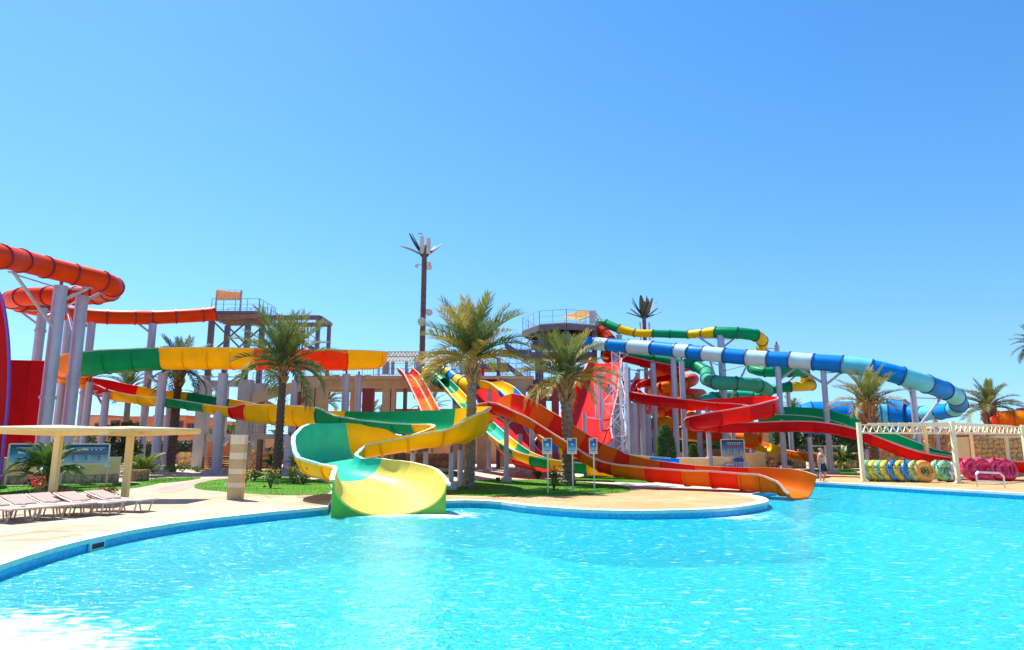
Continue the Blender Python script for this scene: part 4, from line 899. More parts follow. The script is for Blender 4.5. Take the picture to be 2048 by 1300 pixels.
# white lattice tower bracing the red ramp
lt = thing('lattice_tower', 'white steel lattice scaffold in front of the huge red ramp', 'scaffold', at(1222, 915, 46))
zA = at(1200, 745, 46).z
xs = [xat(1199, 46), xat(1250, 46)]
posts = [(xs[0], 45.2), (xs[1], 45.2), (xs[1], 47.6), (xs[0], 47.6)]
for i, (x, y) in enumerate(posts): MB().cyl((x, y, GZ), (x, y, zA + (.5 if i in (1, 2) else 0)), .115, n=10).build('post', M['whitesteel'] if i else M['steel'], lt, smooth=True)
lv = [GZ + .4 + (zA - GZ - .5) * k / 3 for k in range(4)]
for f in (0, 1):
    (x0, y0), (x1, y1) = posts[f], posts[(f + 1) % 4]
    for k in range(4): MB().cyl((x0, y0, lv[k]), (x1, y1, lv[k]), .045, n=6).build('ledger', M['whitesteel'], lt)
    for k in range(3):
        MB().cyl((x0, y0, lv[k]), (x1, y1, lv[k + 1]), .035, n=6).build('diagonal', M['whitesteel'], lt); MB().cyl((x1, y1 + .08, lv[k]), (x0, y0 + .08, lv[k + 1]), .035, n=6).build('diagonal', M['whitesteel'], lt)
p = at(1169, 826, 42); MB().cyl((p.x, 42, GZ), (p.x, 42, p.z), .12, n=10).build('stub_post', M['steel'], lt, smooth=True)
MB().cyl((p.x, 42, p.z - .25), (xs[0], 45.2, p.z - .25), .05, n=6).build('ledger', M['whitesteel'], lt)
mb = MB()
for k in range(10):   # small climbing lattice beside it
    z0 = GZ + k * .8; x0 = xat(1226, 44.5); x1 = xat(1242, 44.5)
    mb.bar((x0, 44.5, z0), (x1, 44.5, z0 + .4), .04); mb.bar((x1, 44.5, z0 + .4), (x0, 44.5, z0 + .8), .04)
mb.bar((x0, 44.5, GZ), (x0, 44.5, GZ + 8), .05); mb.bar((x1, 44.5, GZ), (x1, 44.5, GZ + 8), .05); mb.build('ladder', M['whitesteel'], lt)

# ------------------------------------------------------------------ palms
def frond_mesh(name, droop, n=38, ll=.215, vee=.5, seed=0, tipdrop=0.0, wdt=.016):
    rnd = random.Random(seed); mb = MB(); pts = []; K = 12
    ang = 0.0; p = Vector((0, 0, 0))
    for i in range(K + 1):
        pts.append(p.copy()); t = i / K
        ang = -droop * t ** 1.6; p = p + Vector((math.cos(ang), 0, math.sin(ang))) / K
    for i in range(K): mb.cyl(pts[i], pts[i + 1], .014 * (1 - i / K) + .003, .014 * (1 - (i + 1) / K) + .003, n=4, caps=False)
    def P(t):
        s = t * K; i = min(K - 1, int(s)); return pts[i].lerp(pts[i + 1], s - i), (pts[i + 1] - pts[i]).normalized()
    for j in range(n):
        t = .16 + .84 * (j + .5) / n
        for sd in (-1, 1):
            b, tg = P(min(.999, t + rnd.uniform(-.012, .012))); up = Vector((-tg.z, 0, tg.x)); side = Vector((0, sd, 0))
            le = ll * (0.45 + 1.0 * math.sin(math.pi * min(1, (t - .1) / .95)) ** .7 * .75) * rnd.uniform(.8, 1.1)
            fw = .75 + .9 * t ** 2 + rnd.uniform(-.12, .12); v_ = vee * rnd.uniform(.5, 1.4) - .2 * t
            d = (tg * fw + side * 1.0 + up * v_).normalized(); e = b + d * le + Vector((0, 0, -tipdrop * le)); mid = b + d * le * .55
            wv = tg * wdt * rnd.uniform(.8, 1.3)
            k0 = len(mb.v); mb.v += [b - wv * .5, b + wv * .5, mid + wv * .8, e, mid - wv * .8]; mb.f += [(k0, k0 + 1, k0 + 2, k0 + 4), (k0 + 4, k0 + 2, k0 + 3)]
    me = bpy.data.meshes.new(name); me.from_pydata(mb.v, [], mb.f); return me
FR = {}
for mk in ('frond', 'frond2', 'frond3', 'darkfrond'):
    FR[mk] = []
    for k, (dr, td) in enumerate(((.35, .05), (.8, .1), (1.1, .12), (1.5, .25), (.6, .05))):
        me = frond_mesh('frond ' + mk + str(k), dr, seed=k * 7 + 1, tipdrop=td); me.materials.append(M[mk]); FR[mk].append(me)
def palm(base, top, label, L_, nf=46, r0=.24, r1=.17, group=None, name='palm_tree', mats=('frond', 'frond2', 'frond', 'frond3'), bark='bark', seed=0, skirt=True, lean=None, spread=1.0, boots=True, detail=True):
    rnd = random.Random(seed); base, top = Vector(base), Vector(top); root = thing(name, label, 'palm', base, group)
    h = (top - base).length; mb = MB(); n = 12; k = max(10, int(h / .13)) if detail else 8; vs = []
    for i in range(k + 1):
        t = i / k; c = base.lerp(top, t); c += Vector((math.sin(t * 2.2) * .05 * h / 6, 0, 0)) * (1 - t)
        r = r0 + (r1 - r0) * t ** .7 + (.05 * max(0, 1 - t * 14)) * (r0 / .24)
        if detail: r *= 1 + (.11 if i % 2 else -.05)
        for j in range(n):
            a = 2 * math.pi * j / n + (i * .3); rr = r * (1 + rnd.uniform(-.07, .07) * detail); vs.append(c + Vector((rr * math.cos(a), rr * math.sin(a), rnd.uniform(-.025, .025) * detail)))
    fs = [(i * n + j, i * n + (j + 1) % n, (i + 1) * n + (j + 1) % n, (i + 1) * n + j) for i in range(k) for j in range(n)]
    mb.add(vs, fs); mb.build('trunk', M[bark], root)
    if boots:
        mb = MB()
        for i in range(60):
            a = rnd.uniform(0, 6.28); z = rnd.uniform(-1.0, .25) * r1 / .17 * .8; rr = r1 * (1.05 + max(0, .35 + z) * .5)
            p = top + Vector((rr * math.cos(a), rr * math.sin(a), z)); e = p + Vector((math.cos(a) * .16, math.sin(a) * .16, .30)) * r1 / .17
            mb.cyl(p, e, .05 * r1 / .17, .02, n=4)
        mb.lathe(top + Vector((0, 0, -.3)), [(r1 * .9, 0), (r1 * 1.35, .3), (r1 * 1.1, .55), (r1 * .4, .75)], 10); mb.build('leaf_bases', M['boot'], root)
    for i in range(nf):
        t = (i + .5) / nf; az = i * 2.39996 + rnd.uniform(-.25, .25)
        el = R(86 - 104 * t ** .95 * spread) + rnd.uniform(-.12, .12)
        var = 0 if t < .3 else (1 if t < .6 else (2 if t < .85 or not skirt else 3))
        if rnd.random() < .2: var = 4
        mk = mats[rnd.randrange(len(mats))]
        if t > .85 and rnd.random() < .5 and 'frond3' in mats: mk = 'frond3'
        s = L_ * rnd.uniform(.82, 1.06) * (.8 if t < .12 else 1)
        mt = Matrix.Translation(top - base + Vector((0, 0, .12 + .25 * (1 - t)))) @ Matrix.Rotation(az, 4, 'Z') @ Matrix.Rotation(-el, 4, 'Y') @ Matrix.Rotation(rnd.uniform(-.5, .5), 4, 'X') @ Matrix.Scale(s, 4)
        inst(FR[mk][var], 'frond', root, mt)
    return root
def palm_px(bx, by, tx, ty, Y, label, Lpx, **kw):
    b = at(bx, by, Y); b.z = GZ; t = at(tx, ty, Y); t.x = t.x; return palm(b, t, label, Lpx / F * Y, **kw)
Yp1 = gr(937, 977).y
palm_px(937, 977, 945, 728, Yp1, 'tall date palm with clean trunk between the yellow slide and orange arch', 140, nf=42, spread=.78, seed=3, r0=.27, r1=.20, mats=('frond', 'frond2', 'frond', 'frond2', 'frond3'))
Yp2 = gr(1137, 968).y
palm_px(1137, 968, 1131, 765, Yp2, 'date palm standing behind the second small sign', 108, nf=34, spread=.86, seed=5, r0=.33, r1=.26, mats=('frond2', 'frond', 'frond2', 'frond3'))
palm_px(551, 957, 567, 735, gr(551, 957).y, 'shaggy date palm behind the striped shower wall', 116, nf=38, seed=8, r0=.28, r1=.20, bark='darkbark', mats=('frond2', 'frond2', 'frond'), spread=.98)
palm_px(340, 940, 359, 742, 50.5, 'dark palm left of the shaggy one, crown over the raft slide', 78, nf=30, seed=11, r0=.33, r1=.25, bark='darkbark', mats=('frond2', 'darkfrond'), spread=1.05)
palm_px(1745, 925, 1736, 815, 43.2, 'palm with arching crown rising through the right pergola', 84, nf=24, seed=13, r0=.42, r1=.32, mats=('frond', 'frond2', 'frond3'), spread=.80)
palm_px(1978, 900, 1977, 818, 62, 'palm beyond the stone wall at the far right', 64, nf=28, seed=17, r0=.40, r1=.34, mats=('frond2', 'frond'), spread=.9)
palm_px(2074, 930, 2072, 694, 45, 'palm mostly outside the right border, fronds reaching in', 46, nf=30, seed=19, r0=.35, r1=.28, mats=('frond2', 'frond'), spread=1.1)
for i, (x, y, Y, s, lb) in enumerate(((258, 780, 60, 58, 'background palm behind the dark palm, left of the concrete piers'), (405, 800, 68, 40, 'small background palm seen between the two concrete piers'), (652, 808, 66, 52, 'background palm seen through the platform pillars on the left'), (742, 832, 72, 34, 'little background palm right of the maroon pillar'),
                                     (862, 822, 66, 42, 'background palm under the platform right of the red chute'), (1588, 826, 70, 30, 'distant small palm left of the blue wide tube'), (765, 838, 74, 26, 'tiny background palm beneath the platform slab'))):
    b = at(x, y, Y); palm((b.x, b.y, GZ), b, lb, s / F * Y, nf=26, seed=30 + i, r0=.3, r1=.24, mats=('frond2', 'darkfrond', 'frond'), spread=.95, detail=False, boots=False)

# telecom masts disguised as palms
def mast(px, py_top, py_base_, Y, r, label, seed, fr, dishes):
    top = at(px, py_top, Y); base = at(px, py_base_, Y); base = Vector((top.x, top.y, GZ)); root = thing('palm_mast', label, 'mast', base); rnd = random.Random(seed)
    h = top.z - GZ; k = 60; prof = []
    for i in range(k + 1):
        t = i / k; rr = r * (1.12 - .2 * t) * (1.0 + (.03 if i % 2 else -.03)); prof.append((rr, h * t))
    MB().lathe(base, prof, 14).build('trunk', M['darkbark'], root)
    for (az, el, L_, wd, tp) in fr:
        mb = MB(); n = 8; p0 = top + Vector((0, 0, -.5)); pts = []
        d = Vector((math.cos(az) * math.cos(el), math.sin(az) * math.cos(el), math.sin(el)))
        for i in range(n + 1):
            t = i / n; pts.append(p0 + d * L_ * t + Vector((0, 0, -tp * t * t * L_)))
        sd = d.cross(Vector((0, 0, 1))).normalized(); vs = []
        for i, p in enumerate(pts):
            t = i / n; wv = 1.6 * wd * (.25 + .9 * math.sin(math.pi * (t * .85 + .08))); vs += [p - sd * wv - Vector((0, 0, wv * .4)), p, p + sd * wv - Vector((0, 0, wv * .4)), p + Vector((0, 0, .08))]
        fs = []
        for i in range(n):
            a = i * 4; b = a + 4; fs += [(a, a + 1, b + 1, b), (a + 1, a + 2, b + 2, b + 1), (a + 2, a + 3, b + 3, b + 2), (a + 3, a, b, b + 3)]
        mb.add(vs, fs).build('frond', M['darkfrond'], root)
    for (dx, z, rr, face) in dishes:
        c = top + Vector((dx, -.4, z)); MB().cyl(c + Vector((-.02, .1, 0)), c + Vector((0, -.1, 0)), rr, n=16).build('dish', M['concrete'], root, smooth=True)
        MB().bar(c + Vector((0, .05, rr)), c + Vector((-dx * .8, .4, rr)), .07).build('dish_arm', M['rail'], root)
    return root
m1_ = mast(849, 505, 930, 70, .30, 'very tall telecom mast disguised as a palm with dishes and few fronds', 3,
     [(R(180), R(38), 3.3, .14, .25), (R(165), R(58), 3.3, .32, .02), (R(190), R(62), 2.9, .12, .02), (R(5), R(40), 2.3, .15, .02), (R(20), R(52), 1.9, .2, .1), (R(90), R(70), 1.8, .3, .1)],
     [(.62, -1.35, .2, 0), (.62, -1.75, .3, 0), (-.75, -1.6, .2, 0), (.7, -6.6, .36, 0), (-.05, -7.55, .44, 0)])
tp = at(849, 505, 70)
for dx, hh in ((-.28, 1.9), (.42, 1.75)): MB().box(tp + Vector((dx, -.1, hh / 2 - .2)), (.42, .3, hh)).build('antenna', M['concrete'], m1_)
MB().bar(tp + Vector((-.3, 0, 1.2)), tp + Vector((-.3, 0, 2.1)), .07).build('aerial', M['rail'], m1_); MB().bar(tp + Vector((-.7, 0, 2.1)), tp + Vector((-.3, 0, 2.1)), .12).build('lightning_rod', M['rail'], m1_)
rnd = random.Random(4); fr2_ = [(R(170), R(30), 2.4, .1, .15), (R(200), R(36), 2.3, .1, .1), (R(10), R(40), 2.4, .12, .05), (R(-20), R(26), 2.3, .1, .12)] + [(rnd.uniform(0, 6.28), R(rnd.uniform(62, 86)), rnd.uniform(2.4, 3.2), .24, .05) for _ in range(12)] + [(R(15), R(52), 2.9, .1, 0), (R(160), R(58), 2.7, .16, 0)]
m2_ = mast(1288, 630, 930, 82, .26, 'shorter palm shaped mast with full dark crown behind the top tube', 5, fr2_, [])
tp = at(1288, 645, 82)
for dx in (-.5, .6): MB().box(tp + Vector((dx, -.1, -1.1)), (.22, .2, 2.2)).build('antenna', M['concrete'], m2_)

# ------------------------------------------------------------------ shrubs, hedges, topiary
def leaf_cloud(mb, c, rad, n, size, rnd, shell=.55, squash=None):
    for _ in range(n):
        d = Vector((rnd.gauss(0, 1), rnd.gauss(0, 1), rnd.gauss(0, 1))).normalized(); k = rnd.uniform(shell, 1.0)
        p = Vector(c) + Vector((d.x * rad[0], d.y * rad[1], d.z * rad[2])) * k
        a = (d + Vector((rnd.uniform(-.9, .9), rnd.uniform(-.9, .9), rnd.uniform(-.3, .9)))).normalized(); b = a.cross(Vector((rnd.uniform(-1, 1), rnd.uniform(-1, 1), rnd.uniform(-1, 1)))).normalized()
        s = size * rnd.uniform(.6, 1.3); k0 = len(mb.v)
        mb.v += [p - b * s * .35, p + a * s * .5 - b * s * .12, p + a * s, p + a * s * .5 + b * s * .45]; mb.f += [(k0, k0 + 1, k0 + 2, k0 + 3)]
def shrub(pos, rx, h, label, name='shrub', leaf='leaf', n=420, size=.13, flowers=None, seed=0, cat='shrub', group=None):
    rnd = random.Random(seed); pos = Vector(pos); root = thing(name, label, cat, pos, group)
    mb = MB()
    for i in range(7):
        a = rnd.uniform(0, 6.28); e = pos + Vector((math.cos(a) * rx * .6, math.sin(a) * rx * .6, h * rnd.uniform(.5, .9))); mb.cyl(pos, e, .03, .008, n=5)
    mb.build('stems', M['wood'], root); mb = MB()
    for i in range(7):
        a = rnd.uniform(0, 6.28); c = pos + Vector((math.cos(a) * rx * .5, math.sin(a) * rx * .5, h * rnd.uniform(.35, .8))); leaf_cloud(mb, c, (rx * .55, rx * .55, h * .3), n // 7, size, rnd, .25)
    mb.build('foliage', M[leaf], root)
    if flowers:
        mb = MB()
        for i in range(16):
            a = rnd.uniform(0, 6.28); c = pos + Vector((math.cos(a) * rx * .8, math.sin(a) * rx * .8, h * rnd.uniform(.6, 1.05))); leaf_cloud(mb, c, (.05, .05, .05), 7, .08, rnd, .2)
        mb.build('blossoms', M[flowers], root)
    return root
def spiky(pos, h, label, n=22, mats=('frond',), seed=0, name='young_palm', L_=1.0, cat='palm', base=.15, spread=.9):
    rnd = random.Random(seed); pos = Vector(pos); root = thing(name, label, cat, pos); mb = MB()
    for i in range(6): a = i * 1.05; mb.cyl(pos + Vector((math.cos(a) * .12, math.sin(a) * .12, 0)), pos + Vector((math.cos(a) * .2, math.sin(a) * .2, h * .45)), .05, .03, n=6)
    mb.build('stems', M['boot'], root)
    for i in range(n):
        t = (i + .5) / n; az = i * 2.4 + rnd.uniform(-.3, .3); el = R(84 - 75 * t * spread) + rnd.uniform(-.15, .15)
        mt = Matrix.Translation(Vector((math.cos(az) * .12, math.sin(az) * .12, h * rnd.uniform(base, .5)))) @ Matrix.Rotation(az, 4, 'Z') @ Matrix.Rotation(-el, 4, 'Y') @ Matrix.Rotation(rnd.uniform(-.6, .6), 4, 'X') @ Matrix.Scale(L_ * rnd.uniform(.7, 1.05), 4)
        inst(FRL[mats[rnd.randrange(len(mats))]][1 if t < .5 else 2], 'frond', root, mt)
    return root
FRL = {}
for mk in ('leaf', 'frond', 'leaflime'):
    FRL[mk] = []
    for k, (dr, td) in enumerate(((.4, .1), (.9, .15), (1.5, .2))):
        me = frond_mesh('leafy frond ' + mk + str(k), dr, n=15, ll=.30, vee=.3, seed=k * 5 + 2, tipdrop=td, wdt=.045); me.materials.append(M[mk]); FRL[mk].append(me)
spiky(gr(88, 982), 2.1, 'leafy young palm in front of the blue boards, left', n=34, mats=('leaf', 'leaf', 'frond'), seed=1, L_=1.5)
shrub(gr(82, 981), .55, .45, 'dark low shrub at the foot of the leafy young palm', leaf='leafdark', n=300, size=.12, seed=2)
spiky(gr(285, 955), 1.0, 'low lime green cycad behind the right umbrella post', n=24, mats=('leaflime', 'leaf'), seed=3, L_=1.35, name='cycad', cat='shrub')
spiky(gr(1558, 936), 1.5, 'big dark leafy palm clump right of the info board', n=34, mats=('leaf', 'leaf', 'frond'), seed=5, L_=1.7)
spiky(gr(1690, 938), 1.6, 'pale leafy palm clump right of the standing man', n=34, mats=('frond', 'leaf'), seed=6, L_=1.7)
spiky(gr(1716, 936), .8, 'small bright palm plant at the left pergola post', n=16, mats=('leaf', 'leaflime'), seed=7, L_=.9)
spiky(at(720, 868, 45), 1.2, 'lime crowned plant behind the yellow bowl', n=30, mats=('leaflime', 'leaflime', 'leaf'), seed=8, L_=1.15, spread=.8)
shrub(Vector((at(716, 868, 45.4).x, 45.4, GZ)), .9, 2.4, 'rounded bush under the lime crowned plant', leaf='leaf', n=800, size=.18, seed=9)
spiky(gr(545, 940), 1.5, 'red flowering plant left of the shaggy palm trunk', n=16, mats=('leaf',), seed=10, L_=1.0)
spiky(gr(585, 950), 1.6, 'yellow green plant peeking beside the bowl lip', n=14, mats=('leaflime',), seed=12, L_=.9)
flw = [(487, 972, .42, .75, 'petaly', 'orange flowering shrub just right of the shower wall'), (541, 977, .36, .85, 'petaly', 'orange flowering shrub alone in the oval lawn'), (508, 962, .3, .5, 'petaly', 'small flowering shrub between the shower wall and palm'), (587, 968, .4, .8, 'petaly', 'yellow flowering shrub left of the bowl underside'), (607, 970, .36, .6, 'petaly', 'low flowering shrub touching the bowl underside'),
       (1108, 981, .38, 1.0, 'petal', 'tall twiggy flowering shrub beside the first small sign'), (345, 946, .6, .5, None, 'low green shrub at the dark palm foot'), (365, 944, .6, .6, None, 'bright green shrub right of the dark palm foot'), (395, 944, .5, .35, None, 'flat green shrub left of the concrete pier'), (262, 952, .5, .9, None, 'grey green shrub left of the white stone'), (1075, 958, .3, .4, None, 'little dark shrub behind the lawn lamp')]
for i, (x, y, rx, h, f, lb) in enumerate(flw): shrub(gr(x, y), rx, h, lb, flowers=f, n=260, size=.12, seed=50 + i, name='flowering_shrub' if f else 'shrub', leaf='leaf' if i % 3 else 'leaflime')
for i, (x, y) in enumerate(((72, 998), (118, 1012), (190, 1016), (20, 1030), (215, 1005))):
    shrub(gr(x, y), .28, .5 if i else .75, ('red geranium standing behind the loungers, tallest of the pots', 'red flowers between the second and third lounger', 'red flowers under the fourth lounger', 'red flowers at the nearest lounger', 'red flowers beside the right umbrella post')[i], flowers='petal', n=90, size=.08, seed=70 + i, name='flower_pot', cat='flowers')
def topiary(pos, r, h, label, seed):
    rnd = random.Random(seed); pos = Vector(pos); root = thing('topiary', label, 'topiary', pos)
    MB().cyl(pos, pos + Vector((0, 0, h * .3)), .1, .08, n=8).build('trunk', M['wood'], root)
    prof_t = lambda t: r * max(.04, math.sin(math.pi * min(.985, t * .76 + .225)) ** .55)
    MB().lathe(pos, [(prof_t(t_) * .9, h * (.05 + .9 * t_)) for t_ in (0, .1, .25, .45, .65, .8, .9, .97)], 14).build('core', M['leafdark'], root)
    mb = MB()
    for _ in range(2600):
        t = rnd.random(); a = rnd.uniform(0, 6.28); z = h * (.05 + .93 * t)
        rr = prof_t(t); d = Vector((math.cos(a), math.sin(a), .3)); p = pos + Vector((rr * math.cos(a), rr * math.sin(a), z)) * 1.0
        u = (d + Vector((rnd.uniform(-.8, .8), rnd.uniform(-.8, .8), rnd.uniform(-.3, .8)))).normalized(); b = u.cross(Vector((rnd.uniform(-1, 1), rnd.uniform(-1, 1), 1))).normalized(); s = .10 * rnd.uniform(.7, 1.4); k0 = len(mb.v)
        mb.v += [p - b * s * .4 - u * s * .3, p + u * s, p + b * s * .4 - u * s * .3]; mb.f += [(k0, k0 + 1, k0 + 2)]
    mb.build('foliage', M['leaf'], root)
topiary(Vector((at(1332, 900, 44).x, 44, GZ)), .6, 3.25, 'tall clipped egg shaped topiary in front of the orange coils', 1)
topiary(Vector((at(1386, 900, 47.4).x, 47.4, GZ)), .32, 2.0, 'small clipped topiary right of the tall one', 2)
def hedge(px0, px1, pt, pb, Y, label, seed, leaf='leafdark', deep=1.2):
    rnd = random.Random(seed); a, b = at(px0, pt, Y), at(px1, pt, Y); zt_ = a.z; zb_ = max(GZ, at(px0, pb, Y).z); root = thing('hedge', label, 'hedge', Vector(((a.x + b.x) / 2, Y, zb_)))
    MB().box(((a.x + b.x) / 2, Y + deep / 2 + .1, (zt_ - .1 + zb_) / 2), (b.x - a.x - .1, deep - .2, zt_ - .1 - zb_)).build('core', M['leafdark'], root)
    mb = MB(); n = int((b.x - a.x) * (zt_ - zb_ + deep) * 60)
    for _ in range(min(n, 5000)):
        if rnd.random() < (zt_ - zb_) / (zt_ - zb_ + deep): p = Vector((rnd.uniform(a.x, b.x), Y + rnd.uniform(0, .15), rnd.uniform(zb_, zt_)))
        else: p = Vector((rnd.uniform(a.x, b.x), Y + rnd.uniform(0, deep), zt_ + rnd.uniform(-.12, .1)))
        u = Vector((rnd.uniform(-1, 1), rnd.uniform(-1, .2), rnd.uniform(-.2, 1))).normalized(); bb = u.cross(Vector((rnd.uniform(-1, 1), rnd.uniform(-1, 1), 1))).normalized(); s = rnd.uniform(.1, .2); k0 = len(mb.v)
        mb.v += [p - bb * s * .4, p + u * s, p + bb * s * .4]; mb.f += [(k0, k0 + 1, k0 + 2)]
    mb.build('foliage', M[leaf], root); return root
hedge(112, 300, 886, 925, 56, 'dark clipped hedge behind the blue boards', 1); hedge(300, 408, 884, 908, 57.5, 'dark clipped hedge between the dark palm and concrete pier', 2)
hedge(1258, 1452, 872, 905, 66, 'long dark hedge behind the topiaries', 3); hedge(1545, 1760, 862, 910, 66, 'dark hedge behind the small orange slide', 4)
hedge(480, 600, 898, 920, 60, 'dark hedge under the concrete landing', 5)
tree_b = [(240, 890, 50, 1.5, 3.2, 'dark leafy tree right of the blue boards'), (447, 860, 62, 1.6, 3.5, 'round dark tree beyond the concrete piers'), (160, 885, 58, 1.6, 3.0, 'leafy tree behind the left blue board'), (1640, 880, 64, 2.0, 3.0, 'dark tree behind the red run-out')]
for i, (x, y, Y, rx, h, lb) in enumerate(tree_b):
    p = at(x, y, Y); pos = Vector((p.x, Y, GZ)); rnd = random.Random(90 + i); root = thing('broadleaf_tree', lb, 'tree', pos)
    MB().cyl(pos, pos + Vector((0, 0, h * .6)), .12, .07, n=8).build('trunk', M['wood'], root); mb = MB()
    for _ in range(14):
        c = pos + Vector((rnd.uniform(-rx, rx) * .6, rnd.uniform(-rx, rx) * .6, h * rnd.uniform(.35, .95))); leaf_cloud(mb, c, (rx * .45, rx * .45, h * .18), 110, .28, rnd, .3)
    mb.build('crown', M['leafdark'] if i != 1 else M['leaf'], root)

# ------------------------------------------------------------------ walls of stone and render
STONES = []
for k in range(9):
    rnd = random.Random(200 + k); n = 7; ring_ = []
    for i in range(n):
        a = 2 * math.pi * i / n + rnd.uniform(-.25, .25); ring_.append((math.cos(a) * rnd.uniform(.42, .56), math.sin(a) * rnd.uniform(.42, .56)))
    vs = [(x, .1, z) for x, z in ring_] + [(x * .97, -.25, z * .97) for x, z in ring_] + [(x * .6, -.42 + rnd.uniform(-.08, .08), z * .6) for x, z in ring_] + [(0, -.45, 0)]
    fs = [(i, (i + 1) % n, n + (i + 1) % n, n + i) for i in range(n)] + [(n + i, n + (i + 1) % n, 2 * n + (i + 1) % n, 2 * n + i) for i in range(n)] + [(2 * n + i, 2 * n + (i + 1) % n, 3 * n) for i in range(n)]
    me = bpy.data.meshes.new('stone ' + str(k)); me.from_pydata(vs, [], fs); me.materials.append((M['sandstone'], M['sandstone2'], M['sandstone3'])[k % 3]); STONES.append(me)
def stone_wall(a, b, z0, z1, label, seed, size=.36, tint=(0, 1, 2), core=M['mortar'], name='stone_wall', th=.4, cap=None, thing_=None):
    a, b = Vector((a[0], a[1], 0)), Vector((b[0], b[1], 0)); d = b - a; L_ = d.length; d.normalize(); nrm = Vector((d.y, -d.x, 0)); rnd = random.Random(seed); rz = math.atan2(d.y, d.x)
    base = (a + b) / 2 + Vector((0, 0, z0)); root = thing_ or thing(name, label, 'wall', base)
    MB().box((a + b) / 2 + Vector((0, 0, (z0 + z1) / 2)) - nrm * th / 2, (L_, th, z1 - z0), rz).build('core', core, root)
    rows = max(1, round((z1 - z0) / size)); rh = (z1 - z0) / rows; cnt = 0
    for r_ in range(rows):
        x = rnd.uniform(0, .3) * size
        while x < L_ - .1 * size:
            w_ = size * rnd.uniform(.75, 1.45); w_ = min(w_, L_ - x)
            if w_ < size * .3: break
            if cnt < 290:
                c = a + d * (x + w_ / 2) + Vector((0, 0, z0 + rh * (r_ + .5) + rnd.uniform(-.25, .25) * rh * (0 < r_ < rows - 1)))
                mt = Matrix.Translation(c - ORG[root.name]) @ Matrix.Rotation(rz, 4, 'Z') @ Matrix.Rotation(rnd.uniform(-.5, .5), 4, 'Y') @ Matrix.Diagonal((w_ * rnd.uniform(.95, 1.15), .22 * rnd.uniform(.7, 1.4), rh * rnd.uniform(.85, 1.3), 1))
                inst(STONES[3 * rnd.randrange(3) + rnd.choice(tint)], 'stone', root, mt); cnt += 1
            x += w_
    if cap: MB().box((a + b) / 2 + Vector((0, 0, z1 + .05)) - nrm * th / 2, (L_ + .1, th + .16, .1), rz).build('cap', cap, root)
    return root
# left board wall: cream render over a stone plinth
Lw0, Lw1 = gr(-220, 974), gr(236, 965)
lw = stone_wall(Lw0, Lw1, GZ, GZ + .42, 'low cream wall with stone plinth behind the blue boards', 5, size=.40, tint=(0, 1, 1), name='low_wall')
d_ = (Lw1 - Lw0).normalized(); n_ = Vector((d_.y, -d_.x, 0))
MB().box((Lw0 + Lw1) / 2 - n_ * .24 + Vector((0, 0, .42 + .42)), ((Lw1 - Lw0).length, .44, .84), math.atan2(d_.y, d_.x)).build('render', M['wallcream'], lw)
MB().box((Lw0 + Lw1) / 2 - n_ * .24 + Vector((0, 0, 1.285)), ((Lw1 - Lw0).length + .06, .52, .06), math.atan2(d_.y, d_.x)).build('cap', M['coping'], lw)
stone_wall(Lw1 + Vector((.3, .8, 0)), Lw1 + Vector((.75, 1.6, 0)), GZ, GZ + .6, 'short red stone return beside the cream wall end', 6, size=.3, tint=(1,))
q = Lw1 + (Lw0 - Lw1).normalized() * .55
nb = thing('notice_plate', 'small white and blue notice plate on the cream wall end', 'plate', q + Vector((0, -.05, 1.0)))
MB().box(q + n_ * .02 + Vector((0, 0, .98)), (.30, .03, .38), math.atan2(d_.y, d_.x)).build('plate', M['white'], nb); MB().box(q + n_ * .04 + Vector((0, 0, 1.03)), (.2, .012, .2), math.atan2(d_.y, d_.x)).build('pictogram', SL['c'], nb)
# stone walls in the middle distance and at the right
p, q = at(700, 935, 56), at(470, 935, 56)
stone_wall((at(356, 920, 56.5).x, 56.5), (at(402, 920, 56.5).x, 56.5), GZ, GZ + 1.35, 'rough stone wall behind the dark palm trunk', 7, size=.42, tint=(0, 2))
stone_wall((at(488, 930, 57).x, 57), (at(560, 930, 57).x, 57), GZ, GZ + 1.5, 'rough stone wall behind the shower wall', 8, size=.42, tint=(0, 2))
stone_wall((at(640, 930, 60).x, 60), (at(950, 930, 60).x, 60), GZ, GZ + 1.2, 'rough stone wall seen under the yellow hairpin', 9, size=.5, tint=(0, 1, 2))
stone_wall((at(1396, 925, 58).x, 58), (at(1500, 925, 58).x, 58), GZ, GZ + 1.6, 'pink rubble wall left of the info board', 10, size=.36, tint=(1, 1, 0))
stone_wall((at(1500.5, 925, 58).x, 58), (at(1612, 925, 58).x, 58), GZ, GZ + 1.3, 'rubble wall right of the info board', 11, size=.4, tint=(0, 1))
stone_wall((at(1620, 925, 58.5).x, 58.5), (at(1735, 925, 58.5).x, 58.5), GZ, GZ + 1.3, 'rubble wall behind the pale palm clump', 16, size=.4, tint=(0, 1))
stone_wall((at(1738, 925, 53).x, 53), (at(1898, 925, 53).x, 53), GZ, GZ + 2.75, 'reddish stone wall behind the pergola, left stretch', 12, size=.36, tint=(1, 0), cap=M['peach'])
stone_wall((at(1952, 925, 50).x, 50), (at(2090, 925, 50).x, 50), GZ, GZ + 3.0, 'golden stone wall behind the pergola, right stretch', 13, size=.34, tint=(2, 2, 0), cap=M['peach'])
stone_wall((at(1900, 925, 52).x, 52), (at(1950, 925, 51).x, 51), GZ, GZ + 2.6, 'dark red stone wall bay between the two pergola stretches', 14, size=.36, tint=(1,), cap=M['terracotta'])
stone_wall((at(100, 905, 52).x, 52), (at(160, 905, 52).x, 52), GZ + .8, GZ + 3.0, 'bright orange stone wall glimpsed behind the tall columns', 15, size=.5, tint=(0, 2))
